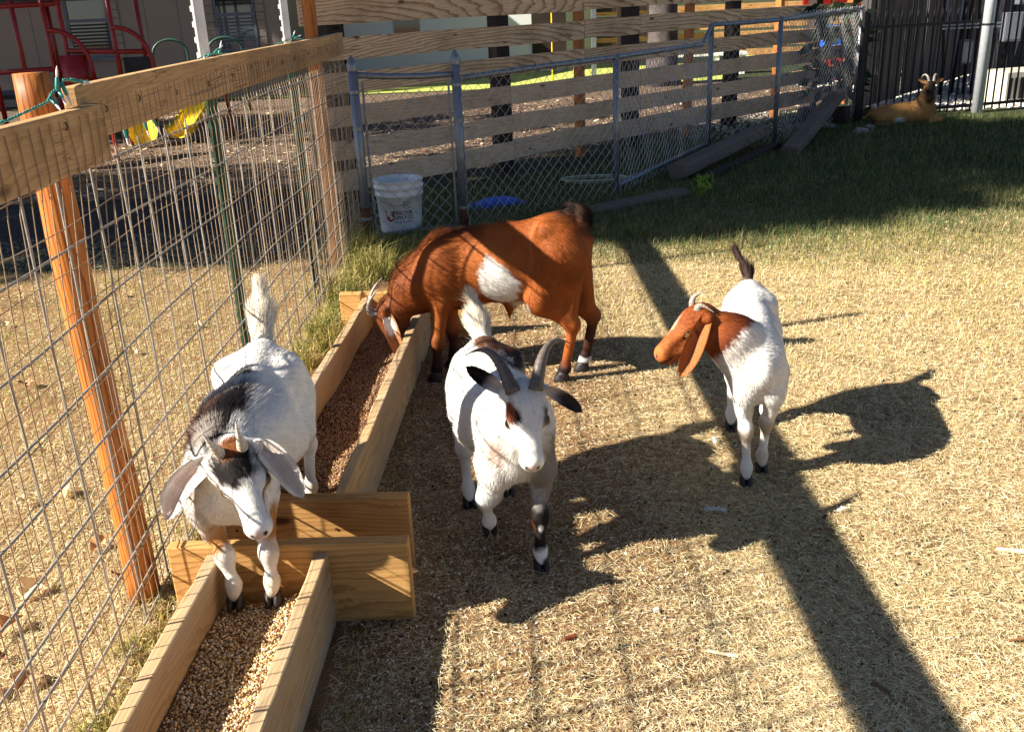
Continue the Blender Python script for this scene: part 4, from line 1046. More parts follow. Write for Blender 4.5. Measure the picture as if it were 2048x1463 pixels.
M['coat'] = attr_mat('goat_coat', 0.62, 0.2)
M['skin'] = attr_mat('goat_skin', 0.7, 0.2)
M['hoof'] = simple('dark_hoof', lin(40,34,32), 0.55, 0, 0.3, 60)
def horn_material(name, base, tip):
    k = NT(name); tc = k.n('ShaderNodeTexCoord'); a = k.n('ShaderNodeVertexColor', layer_name='Col')
    nz = k.noise(tc.outputs['Object'], 90, 4, 0.6)
    r = k.ramp(nz.outputs[0], [(0.3, (0.7,0.7,0.7)), (0.7, (1.1,1.1,1.1))])
    k.l(k.mix(0.8, a.outputs[0], r.outputs[0], 'MULTIPLY'), k.b.inputs['Base Color'])
    k.b.inputs['Roughness'].default_value = 0.5; k.bump(nz.outputs[0], 0.3, 0.003)
    return k.m
M['hornm'] = horn_material('horn', None, None)
def eye_material():
    k = NT('goat_eye'); tc = k.n('ShaderNodeTexCoord')
    sx = k.n('ShaderNodeSeparateXYZ'); k.l(tc.outputs['Object'], sx.inputs[0])
    mx = k.n('ShaderNodeMath', operation='ABSOLUTE'); k.l(sx.outputs[2], mx.inputs[0])
    r = k.ramp(mx.outputs[0], [(0.0022, (0.004,0.003,0.003)), (0.0034, lin(120,84,40)), (0.006, lin(92,56,22)), (0.0085, (0.01,0.008,0.006))])
    k.l(r.outputs[0], k.b.inputs['Base Color']); k.b.inputs['Roughness'].default_value = 0.08
    return k.m
M['eye'] = eye_material()

def sweep_horn(parent, pts, r0, col_base, col_tip, rings=14, flat=0.72):
    """horn swept along a curve with growth rings"""
    P = [Vector(p) for p in pts]; n = 36
    def bez(t):
        q = [p.copy() for p in P]
        while len(q) > 1: q = [q[i].lerp(q[i+1], t) for i in range(len(q)-1)]
        return q[0]
    c = [bez(i/(n-1)) for i in range(n)]
    rad = [max(r0 * (1 - (i/(n-1))**1.25) * (1 + 0.05*math.sin(i/(n-1)*rings*2*math.pi)), 0.0012) for i in range(n)]
    mb = MB().tube(c, rad, 12, True, flat); me = mb.mesh('horn', True)
    t = np.repeat(np.linspace(0, 1, n), 12)[:, None]
    a = me.color_attributes.new('Col', 'FLOAT_COLOR', 'POINT'); c4 = np.ones((len(me.vertices), 4), np.float32)
    ring = 1 - .18 * (np.sin(t * rings * 2 * math.pi) < -.3)
    c4[:, :3] = (np.array(col_base) * (1 - t) + np.array(col_tip) * t) * ring
    a.data.foreach_set('color', c4.ravel())
    return link('horn', me, M['hornm'], parent)

def leaf_ear(parent, pts, width, face, colf, cup=0.35, thick=0.006, tipw=0.25, basew=0.55):
    """ear along a centre line; `face` is the direction its inner side looks to"""
    P = [Vector(p) for p in pts]; n, m = 18, 9
    def bez(t):
        q = [p.copy() for p in P]
        while len(q) > 1: q = [q[i].lerp(q[i+1], t) for i in range(len(q)-1)]
        return q[0]
    f = Vector(face).normalized(); V = []; T = []
    for sgn in (0, 1):
        for i in range(n):
            t = i/(n-1); c = bez(t); tg = (bez(min(1, t+.03)) - bez(max(0, t-.03))).normalized()
            s = tg.cross(f).normalized(); nn = s.cross(tg).normalized()
            w = width * (basew + (1-basew)*math.sin(min(1, t*1.7)*math.pi/2)) * (math.sqrt(max(0, 1 - max(0, (t-.55)/.45)**2.4)))
            w = max(w, 0.003)
            for j in range(m):
                u = j/(m-1)*2 - 1
                wav = 0.10*math.sin(t*7 + u*2.5)
                p = c + s*(u*w/2) + nn*((u*u-.4)*w*cup*(1-.45*t) + wav*w*abs(u)*.6 - .05*w*math.exp(-(u/.16)**2))
                th = thick * (1 - .75*abs(u)**2) * (1 - .4*t)
                p = p + nn*(th/2 if sgn else -th/2); V.append(p); T.append((t, u, sgn))
    F = []; o = n*m
    for i in range(n-1):
        for j in range(m-1):
            a = i*m + j; F.append((a, a+m, a+m+1, a+1)); F.append((o+a, o+a+1, o+a+m+1, o+a+m))
    for i in range(n-1):
        a, b = i*m, i*m + m-1
        F.append((a, o+a, o+a+m, a+m)); F.append((b, b+m, o+b+m, o+b))
    for j in range(m-1):
        a, b = j, (n-1)*m + j
        F.append((a, a+1, o+a+1, o+a)); F.append((b, o+b, o+b+1, b+1))
    V = np.array([tuple(v) for v in V]); T = np.array(T)
    me = mesh_np('ear', V, F4=np.array(F), smooth=True, col=colf(V, T))
    bm = bmesh.new(); bm.from_mesh(me); bmesh.ops.recalc_face_normals(bm, faces=bm.faces); bm.to_mesh(me); bm.free()
    ear = link('ear', me, M['skin'], parent)
    # short fur lying along the ear
    npoly = len(me.polygons); cen = np.zeros(npoly*3, np.float32); nor = np.zeros(npoly*3, np.float32); area = np.zeros(npoly, np.float32)
    me.polygons.foreach_get('center', cen); me.polygons.foreach_get('normal', nor); me.polygons.foreach_get('area', area)
    cen = cen.reshape(-1, 3); nor = nor.reshape(-1, 3); q = 4200; fi_ = rng.choice(npoly, q, p=area/area.sum())
    F_ = np.array([list(p.vertices)[:4] for p in me.polygons]); V_ = np.zeros(len(me.vertices)*3, np.float32); me.vertices.foreach_get('co', V_); V_ = V_.reshape(-1, 3)
    wts = rng.dirichlet((1, 1, 1, 1), q); rp = np.einsum('ij,ijk->ik', wts, V_[F_[fi_]]); rn = nor[fi_]
    dr = np.array(P[-1]) - np.array(P[0]); dr = dr/np.linalg.norm(dr); fl = dr + rng.normal(0, .25, (q, 3)); fl -= rn*(fl*rn).sum(1, keepdims=True); fl /= np.linalg.norm(fl, axis=1, keepdims=True)
    hl = rng.uniform(.004, .010, q)[:, None]; sv = np.cross(fl, rn); w = .0011
    tipp = rp + (fl + rn*rng.uniform(.08, .35, (q, 1)))*hl
    VV = np.stack([rp - sv*w/2, rp + sv*w/2, tipp], 1).reshape(-1, 3); cv = me.color_attributes['Col']; cc = np.zeros(len(me.vertices)*4, np.float32); cv.data.foreach_get('color', cc); cc = cc.reshape(-1, 4)[:, :3]
    hc_ = np.einsum('ij,ijk->ik', wts, cc[F_[fi_]])*rng.uniform(.75, 1.08, (q, 1))
    fm_ = mesh_np('ear_fur', VV, None, (np.arange(q)*3)[:, None] + np.array([[0, 1, 2]]), True, np.repeat(np.clip(hc_, 0, .92), 3, 0), np.repeat(rn, 3, 0))
    link('ear_fur', fm_, M['coat'], ear)
    return ear

def hoof_mesh():
    mb = MB()
    for s in (-1, 1):
        prof = []
        for z, l0, l1, w in ((0.0, -.022, .034, .0135), (.012, -.021, .030, .013), (.026, -.018, .020, .012), (.036, -.013, .010, .009)):
            ring = []
            for k in range(10):
                a = 2*math.pi*k/10; x = (l0+l1)/2 + (l1-l0)/2*math.cos(a); y = s*(.0125) + w*math.sin(a)*(1 - .25*max(0, math.cos(a)))
                ring.append((x, y, z))
            prof.append(ring)
        o = len(mb.v)
        for r in prof: mb.v += r
        for i in range(3):
            for k in range(10): mb.f.append((o+i*10+k, o+i*10+(k+1)%10, o+(i+1)*10+(k+1)%10, o+(i+1)*10+k))
        mb.f.append(tuple(o+k for k in reversed(range(10)))); mb.f.append(tuple(o+30+k for k in range(10)))
    return mb.mesh('hoof', True)
HOOF = hoof_mesh(); HOOF.materials.append(M['hoof'])
_eb = bmesh.new(); bmesh.ops.create_uvsphere(_eb, u_segments=16, v_segments=10, radius=0.0125)
EYE = bpy.data.meshes.new('eye'); _eb.to_mesh(EYE); _eb.free(); EYE.materials.append(M['eye'])
EYE.polygons.foreach_set('use_smooth', [True]*len(EYE.polygons))

def blob_mask(p, c, r, soft=0.25, nz=None):
    d = np.sqrt((((p - np.array(c)) / np.array(r)) ** 2).sum(1))
    if nz is not None: d = d + nz
    return np.clip((1 + soft/2 - d) / soft, 0, 1)

def goat(name, label, o, th, zb, S, colour, hair=60000, vox=0.005):
    """o: world point under the body; th heading; zb level the feet stand on"""
    f = A(math.cos(th), math.sin(th), 0); l = A(-math.sin(th), math.cos(th), 0); u = A(0, 0, 1)
    O = A(o[0], o[1], zb)
    W = lambda x, y, z: O + f*x + l*y + u*z
    B = Blob(); L, Hw, Hr, D, Wd = S['L'], S['Hw'], S['Hr'], S['D'], S['W']
    xf, xh = L/2, -L/2
    fr = [f, l, u]
    back = -f*.75 - u*.45
    hb = S.get('hl', .016)
    T = dict(tg='torso', flow=back, hl=hb)
    if not S.get('custom_torso'):
        Hm = (Hw + Hr)/2
        cw = S.get('cw', .62)
        B.ell(W(xf-.10, 0, Hw-D*.52), (.175, Wd*.86, D*.50), fr, .045, **T)
        B.ell(W(xf+.035, 0, Hw-D*.60), (.085, Wd*cw, D*.36), fr, .04, **T)
        B.ell(W(-.02, 0, Hm-D*.52), (L*.46, Wd*1.0, D*.48), fr, .045, **T)
        B.ell(W(-.05, 0, Hm-D*.62-S.get('belly', 0)), (L*.36, Wd*S.get('bw', 1.0), D*.40), fr, .045, **T)
        B.ell(W(xh+.01, 0, Hr-.125), (.15, Wd*.72, .12), fr, .05, **T)
        B.cap(W(xf-.02, 0, Hw-.035), W(-.02, 0, Hm-.045), .035, .036, .04, **T)
        B.cap(W(-.02, 0, Hm-.045), W(xh-.02, 0, Hr-.04), .036, .036, .04, **T)
        B.cap(W(xh-.02, 0, Hr-.04), W(xh-.095, 0, Hr-.10), .036, .03, .04, **T)
        for s in (-1, 1):
            B.ell(W(xf+.01, s*Wd*cw*.82, Hw-.18), (.066, .036, .13), fr, .035, **T)
            B.ell(W(xh+.0, s*Wd*.55, Hr-.17), (.105, .058, .135), fr, .045, **T)
            B.cap(W(xh+.05, s*Wd*.62, Hr-.060), W(xh+.02, s*Wd*.5, Hr-.070), .026, .022, .06, **T)
            B.ell(W(xh+.135, s*Wd*1.12, Hr-.15), (.055, Wd*.30, .075), fr, .05, neg=True)
            B.ell(W(xf-.095, s*Wd*1.08, Hw-.12), (.030, Wd*.26, .085), fr, .05, neg=True)
    for q in S.get('extra', []): q(B, W, fr)
    # legs
    e_z = Hw - D + .05
    hooves = []
    for key, s in (('FL', 1), ('FR', -1)):
        if key not in S: continue
        ft = A(*S[key]); kn = S.get(key+'k'); fe = S.get(key+'f')
        cw = S.get('cw', .62); sh = W(xf+.045, s*Wd*cw*.75, Hw-.20); el = W(xf-.02, s*(Wd*S.get('lw', cw*.9)), e_z)
        knee = A(*kn) if kn is not None else np.array([ft[0], ft[1], zb]) + f*(-.004) + u*(e_z*.50) + (el - ft)*A(.25, .25, 0)
        fet = A(*fe) if fe is not None else ft + u*.062 - f*.006
        dn = dict(tg='leg', flow=unit(fet-knee), hl=.008)
        g = S.get('lg', 1.0)
        B.cap(sh, el, .046*g, .038*g, .035, tg='leg', flow=-u, hl=.013)
        B.cap(el, knee, .034*g, .0225*g, .03, tg='leg', flow=unit(knee-el), hl=.010)
        B.ell(knee + f*.003, (.0235*g, .0225*g, .034*g), fr, .025, **dn)
        B.cap(knee, fet, .0205*g, .0178*g, .025, **dn)
        B.ell(fet - f*.002, (.0182*g, .0180*g, .026*g), fr, .02, **dn)
        tip = ft + u*.036 + f*.006 if fe is None else ft
        B.cap(fet, tip, (.0180 if fe is None else .0175)*g, (.0175 if fe is None else .0175)*g, .02, **dn)
        hooves.append((ft, fet, key))
    for key, s in (('HL', 1), ('HR', -1)):
        if key not in S: continue
        ft = A(*S[key])
        hip = W(xh+.0, s*Wd*.48, Hr-.17); st = W(xh+.075, s*Wd*.66, Hw-D+.065)
        hk = A(*S[key+'k']) if key+'k' in S else ft*A(1,1,0) + A(0,0,zb) - f*.05 + u*(Hr*.36)
        fet = ft + u*.062 - f*.012
        dn = dict(tg='leg', flow=-u, hl=.008)
        g = S.get('lg', 1.0)
        B.cap(hip, st, .085*g, .060*g, .04, tg='torso', flow=-u*.8 - f*.3, hl=.013)
        B.cap(st, hk, .054*g, .0235*g, .035, tg='leg', flow=unit(hk-st), hl=.011)
        B.cap(hip - f*.07, hk + f*.012, .050*g, .022*g, .04, tg='leg', flow=-u, hl=.013)
        B.ell(hk, (.025*g, .020*g, .030*g), fr, .02, **dn)
        B.cap(hk - f*.004, fet, .0215*g, .0185*g, .02, **dn)
        B.ell(fet, (.0185*g, .0182*g, .026*g), fr, .02, **dn)
        B.cap(fet, ft + u*.036 + f*.006, .0180*g, .0178*g, .02, **dn)
        hooves.append((ft, fet, key))
    # neck
    npts = [A(*p) for p, r in S['neck']]; nr = [r for p, r in S['neck']]
    nflow = unit(npts[0] - npts[-1])*.8 - u*.35
    nfl = S.get('neckflat')
    B.chain(npts, nr, .05, tg='neck', flow=nflow, hl=S.get('nhl', .02))
    for q in S.get('neck2', []): B.chain([A(*p) for p, r in q], [r for p, r in q], .05, tg='neck', flow=nflow, hl=S.get('nhl', .02))
    # head
    P = A(*S['poll']); n = unit(S['nose']); up = np.array(S['hup'], float); up = unit(up - n*(up @ n)); sd = np.cross(up, n)
    k = S.get('Lh', .21)/.21; hf = [n, sd, up]
    H = lambda a, b, c: P + (n*a + sd*b + up*c)*k
    HD = dict(tg='head', flow=-n - up*.1, hl=.008)
    B.ell(H(.040, 0, -.040), (.070*k, .050*k, .055*k), hf, .03, **HD)
    B.ell(H(.015, 0, -.015), (.045*k, .040*k, .035*k), hf, .03, **HD)
    B.cap(H(.05, 0, -.012), H(.185, 0, -.036), .030*k, .0205*k, .03, flat=(sd, .92), **HD)
    B.cap(H(.085, 0, -.045), H(.185, 0, -.050), .042*k, .0265*k, .03, **HD)
    B.cap(H(.030, 0, -.090), H(.172, 0, -.075), .030*k, .019*k, .03, **HD)
    B.ell(H(.190, 0, -.047), (.023*k, .0275*k, .024*k), hf, .018, **HD)
    B.ell(H(.183, 0, -.073), (.020*k, .0205*k, .013*k), hf, .014, **HD)
    for s in (-1, 1):
        B.ell(H(.055, s*.027, -.072), (.046*k, .024*k, .036*k), hf, .025, **HD)
        B.ell(H(.074, s*.040, -.022), (.026*k, .014*k, .017*k), hf, .018, **HD)
        B.ell(H(.205, s*.0135, -.036), (.006*k, .0042*k, .0075*k), hf, .005, neg=True)
        B.ell(H(.085, s*.056, -.032), (.014*k, .012*k, .010*k), hf, .010, neg=True)
        B.ell(H(.19, s*.021, -.0645), (.022*k, .008*k, .0028*k), hf, .006, neg=True)
        B.ell(H(.138, s*.046, -.046), (.036*k, .013*k, .020*k), hf, .018, neg=True)
        B.ell(H(.030, s*.055, -.040), (.018*k, .010*k, .016*k), hf, .015, neg=True)
        B.cap(H(.010, s*.034, -.020), H(.000, s*.056, -.026), .020*k, .013*k, .02, **HD)
    # tail
    if 'tail' in S:
        tp = [A(*p) for p, r in S['tail']]; tr = [r for p, r in S['tail']]
        B.chain(tp, tr, .03, tg='tail', flow=unit(tp[-1]-tp[0]), hl=S.get('tailhl', .035))
    V, Q = B.build(vox)
    N, ar = quad_normals(V, Q)
    Wt = B.weights(V)
    prs = [q for q in B.pr if not q.get('neg')]
    tags = np.array([q['tg'] for q in prs])
    ctx = dict(P=P, n=n, up=up, sd=sd, k=k, f=f, l=l, O=O, S=S)
    def tw(Wx, t): return Wx[:, tags == t].sum(1)
    def colours(p, Wx):
        hc = (p - P) @ np.array([n, sd, up]).T / k
        bl = (p - O) @ np.array([f, l, u]).T
        c = colour(p, bl, hc, {t: tw(Wx, t) for t in ('torso', 'neck', 'head', 'leg', 'tail')})
        # muzzle skin, nostrils and eye rims belong to every goat
        return c
    base = A(o[0], o[1], zb)
    cv = colours(V, Wt)
    me = mesh_np(name, V - base, F4=Q, smooth=True, col=cv)
    root = link(name, me, M['skin'], None, tuple(base))
    tag(root, label, 'goat', 'goats in the pen')
    # coat of short hair
    tri = np.concatenate([Q[:, [0,1,2]], Q[:, [0,2,3]]])
    a_ = np.linalg.norm(np.cross(V[tri[:,1]]-V[tri[:,0]], V[tri[:,2]]-V[tri[:,0]]), axis=1)
    head_t = tw(Wt, 'head')[tri[:, 0]]
    pr_ = a_ * (1 + .8*head_t + 1.5*tw(Wt, 'tail')[tri[:, 0]]); pr_ /= pr_.sum()
    ti = rng.choice(len(tri), hair, p=pr_)
    r1 = np.sqrt(rng.random(hair)); r2 = rng.random(hair)
    bc = np.stack([1-r1, r1*(1-r2), r1*r2], 1)
    tv = tri[ti]; rp = np.einsum('ij,ijk->ik', bc, V[tv]); rn = np.einsum('ij,ijk->ik', bc, N[tv]); rn /= np.linalg.norm(rn, axis=1, keepdims=True)
    Wr = np.einsum('ij,ijk->ik', bc, Wt[tv])
    flows = np.array([unit(q['flow']) if q['flow'] is not None else -u for q in prs]); hls = np.array([q['hl'] for q in prs])
    fl = Wr @ flows; cl = np.stack([vnoise(rp + q_*7.3, 34) for q_ in (0, 1, 2)], 1) - .5; fl = fl + cl*.5 + rng.normal(0, .07, fl.shape); fl = fl - rn * (fl*rn).sum(1, keepdims=True); fl /= np.maximum(np.linalg.norm(fl, axis=1, keepdims=True), 1e-6)
    hl = (Wr @ hls) * rng.uniform(.7, 1.5, hair) * 1.25 * np.where(tw(Wr, 'leg') > .6, .75, 1.0)
    bl = (rp - O) @ np.array([f, l, u]).T; hc = (rp - P) @ np.array([n, sd, up]).T / k
    if 'hairlen' in S: hl = S['hairlen'](rp, bl, hc, hl, rn)
    keep = ~((np.abs(np.abs(hc[:,1]) - .05) < .018) & (np.abs(hc[:,0]-.085) < .016) & (np.abs(hc[:,2]+.032) < .012))
    keep &= ~((hc[:,0] > .188) & (np.abs(hc[:,1]) < .03) & (hc[:,2] > -.066) & (tw(Wr, 'head') > .5))
    rp, rn, fl, hl, Wr = rp[keep], rn[keep], fl[keep], hl[keep], Wr[keep]; m = len(rp)
    lift = np.clip(rng.normal(.10, .05, m), .02, .4)[:, None] * (1 + 1.0*np.clip(hl/.03-1, 0, 1))[:, None]
    d1 = fl + rn*lift; d1 /= np.linalg.norm(d1, axis=1, keepdims=True)
    d2 = fl + rn*lift*.4 + rng.normal(0, .06, (m, 3)); d2 /= np.linalg.norm(d2, axis=1, keepdims=True)
    sv = np.cross(fl, rn) + rn*rng.normal(0, .15, (m, 1)); sv /= np.linalg.norm(sv, axis=1, keepdims=True)
    w = (S.get('hw', .0011) * rng.uniform(.7, 1.3, m) * np.clip(hl/.014, .55, 1.3))[:, None]
    r0_ = rp - rn*.0015; p1 = rp + d1*hl[:, None]*.5; p2 = p1 + d2*hl[:, None]*.5
    VV = np.stack([r0_-sv*w/2, r0_+sv*w/2, p1+sv*w*.42, p1-sv*w*.42, p2], 1).reshape(-1, 3)
    b5 = (np.arange(m)*5)[:, None]
    F4 = b5 + np.array([[0, 1, 2, 3]]); F3 = b5 + np.array([[3, 2, 4]])
    hcol = colours(rp, Wr) * rng.uniform(.78, 1.06, (m, 1))*(.90 + .2*vnoise(rp, 60))[:, None]; hcol = np.clip(hcol, 0, .92)
    nn = rn + rng.normal(0, .10, (m, 3)) + fl*.15; nn /= np.linalg.norm(nn, axis=1, keepdims=True)
    hm = mesh_np('coat', VV - base, F4, F3, True, np.repeat(hcol, 5, 0), np.repeat(nn, 5, 0))
    link('coat', hm, M['coat'], root)
    # hooves, eyes
    for ft, fet, key in hooves:
        if S.get(key+'nohoof'): continue
        hv = link('hoof', HOOF, None, root, tuple(ft - base), (0, 0, th + S.get('toe', 0)))
        hr = S.get(key+'hr')
        if hr: hv.rotation_euler = (0, hr, th)
        hv.scale = (S.get('lg', 1.0)*1.18, S.get('lg', 1.0)*1.12, S.get('lg', 1.0)*1.25)
    for s in (-1, 1):
        e = link('eye', EYE, None, root, tuple(H(.084, s*.0465, -.030) - base))
        mt = Matrix(((n[0], sd[0], up[0]), (n[1], sd[1], up[1]), (n[2], sd[2], up[2])))
        e.rotation_euler = mt.to_euler(); e.scale = (k*1.28,)*3
    ctx.update(H=H, root=root, base=base, W=W)
    return ctx

def lp(a, b, t): return np.asarray(a)[None, :]*(1 - t[:, None]) + (np.asarray(b)[None, :] if np.asarray(b).ndim == 1 else b)*t[:, None]
def over(c, col, m): return c*(1 - m[:, None]) + np.asarray(col)[None, :]*m[:, None]

WHITE = lin(236,231,222); CREAM = lin(214,196,166); BLACK = lin(26,20,18); DBROWN = lin(74,44,26); RED = lin(150,78,26); TAN = lin(176,122,66); PINK = lin(196,150,132); GREY = lin(120,112,106); MUD = lin(112,84,58)

def common_face(c, hc, wt, nose_col):
    hd = wt['head'] > .3
    m = blob_mask(hc, (.203, 0, -.040), (.016, .019, .018), .5) * hd; c = over(c, nose_col, m)
    for s in (-1, 1):
        m = blob_mask(hc, (.2065, s*.0125, -.036), (.010, .0068, .0095), .5)*hd; c = over(c, lin(60,34,30), m)
        m = blob_mask(hc, (.084, s*.050, -.031), (.026, .026, .0155), .35)*hd; c = over(c, lin(52,34,24), m)
        m = blob_mask(hc, (.185, s*.02, -.0655), (.03, .02, .0035), .5)*hd; c = over(c, lin(96,58,48), m)
    return c

# ---- goat with its front feet in the trough, plump, white with dark mane
def col_g1(p, bl, hc, wt):
    n1 = (vnoise(p, 28) - .5)*.5 + (vnoise(p, 90) - .5)*.35
    c = np.tile(np.array(WHITE), (len(p), 1))
    c = over(c, CREAM, np.clip(vnoise(p, 9)*1.6-.9, 0, 1)*.35)
    c = over(c, CREAM, np.clip((.20 - bl[:,2])/.1, 0, 1)*.45); c = over(c, lin(150,120,88), np.clip(vnoise(p, 16)*2.4-1.5, 0, 1)*np.clip((.34 - bl[:,2])/.2, 0, 1)*.6)
    # mane
    m = blob_mask(p, (-.805, 2.29, .58), (.095, .16, .13), .4, n1); c = over(c, lin(66,44,32), m)
    m = blob_mask(p, (-.755, 2.29, .60), (.044, .18, .14), .3, n1); c = over(c, BLACK, m)
    m = blob_mask(p, (-.775, 2.20, .60), (.035, .05, .06), .6, n1); c = over(c, lin(150,138,128), m*.8)
    # saddle spot
    m = blob_mask(p, (-.785, 2.54, .65), (.048, .030, .09), .5, n1); c = over(c, BLACK, m)
    m = blob_mask(p, (-.835, 2.54, .63), (.04, .026, .08), .6, n1); c = over(c, DBROWN, m*.6)
    hd = np.clip(wt['head']*2, 0, 1); nk = np.clip(wt['neck']*2, 0, 1)
    m = blob_mask(hc, (.044, 0, .0), (.055, .056, .06), .3, n1)*hd; c = over(c, BLACK, m)
    m = blob_mask(hc, (.006, -.006, .01), (.03, .03, .045), .6, n1)*hd; c = over(c, lin(128,74,36), m)
    for s in (-1, 1):
        m = blob_mask(hc, (.085, s*.045, -.042), (.035, .03, .020), .5, n1)*hd; c = over(c, TAN, m*.8)
        m = blob_mask(hc, (.10, s*.036, -.030), (.060, .014, .012), .5, n1)*hd; c = over(c, lin(70,56,46), m*.9)
    m = blob_mask(p, (-.80, 2.20, .42), (.05, .06, .09), .6, n1); c = over(c, lin(120,80,50), m*.8)
    lg = np.clip(wt['leg']*1.6, 0, 1)
    m = blob_mask(p, (-.80, 2.17, .315), (.035, .06, .050), .6, n1)*lg; c = over(c, TAN, m)
    m = blob_mask(p, (-.64, 2.19, .335), (.05, .06, .06), .6, n1)*lg; c = over(c, TAN, m)
    m = np.clip((.050 - bl[:,2])/.03, 0, 1)*lg; c = over(c, lin(140,100,60), m*.8)
    m = blob_mask(p, (-.60, 2.62, .34), (.035, .05, .05), .7, n1); c = over(c, GREY, m*.6)
    c = over(c, lin(232,214,180), np.clip(wt['tail']*1.5, 0, 1)*.6)
    return common_face(c, hc, wt, lin(182,130,116))
def ear_white(tip=None, inner=PINK):
    def f(V, T):
        c = np.tile(np.array(WHITE), (len(V), 1)); c = over(c, lin(204,184,170), np.clip(vnoise(V, 40)*1.4-.4, 0, 1)*.6)
        c = over(c, inner, (T[:,2] > .5)*.45*(np.abs(T[:,1]) < .7))
        if tip is not None: c = over(c, tip, np.clip((T[:,0] - .35)/.25 + (vnoise(V, 70)-.5), 0, 1))
        return c
    return f
def ear_plain(col, inner, patch=None):
    def f(V, T):
        c = np.tile(np.array(col), (len(V), 1))*(.8 + .4*vnoise(V, 50))[:, None]
        c = over(c, inner, (T[:,2] > .5)*.6)
        if patch is not None: c = over(c, patch[0], blob_mask(T, patch[1], patch[2], .4, (vnoise(V, 50)-.5)*.5))
        return c
    return f

zb = .115
g1 = goat('goat', 'plump white goat with black mane and floppy ears, front feet in the trough', (-.760, 2.47), R(-90), zb,
  dict(L=.46, Hw=.485, Hr=.545, D=.255, W=.146, bw=1.10, cw=.54, belly=.03, hl=.017, lg=.84, lw=.56,
       FL=(-.668, 2.175, zb), FR=(-.768, 2.165, zb), HL=(-.66, 2.70, zb), HR=(-.79, 2.74, zb),
       neck=[((-.765, 2.36, .505), .105), ((-.742, 2.22, .535), .084), ((-.708, 2.13, .555), .06)],
       poll=(-.692, 2.115, .600), nose=(.30, -.62, -.72), hup=(.0, -.75, .66), Lh=.215,
       tail=[((-.775, 2.80, .62), .030), ((-.777, 2.845, .70), .026), ((-.777, 2.87, .77), .014)], tailhl=.045,
       hairlen=lambda p, bl, hc, hl, rn: np.where((np.abs(p[:,0]+.78) < .09) & (p[:,1] < 2.5) & (p[:,1] > 2.2) & (rn[:,2] > .5), hl*1.8, hl)),
  col_g1, hair=105000)
b = A(*g1['base']); H = g1['H']
def rel(ctx, *pts): return [tuple(np.asarray(p) - ctx['base']) for p in pts]
sweep_horn(g1['root'], rel(g1, H(.008, .026, .02), H(.0, .032, .06), H(-.03, .040, .095)), .0155, lin(190,178,158), lin(232,222,202), 7, .9)
sweep_horn(g1['root'], rel(g1, H(.008, -.026, .02), H(.0, -.032, .06), H(-.03, -.040, .095)), .0155, lin(190,178,158), lin(232,222,202), 7, .9)
leaf_ear(g1['root'], rel(g1, H(.005, -.048, -.022), (-.80, 2.12, .555), (-.850, 2.125, .50), (-.890, 2.12, .412)), .070, (-.2, -1, .35), ear_white(), .5)
leaf_ear(g1['root'], rel(g1, H(.005, .048, -.022), (-.615, 2.13, .605), (-.575, 2.11, .55), (-.535, 2.10, .470)), .062, (.45, -.9, .3), ear_white(inner=lin(150,120,112)), .5)

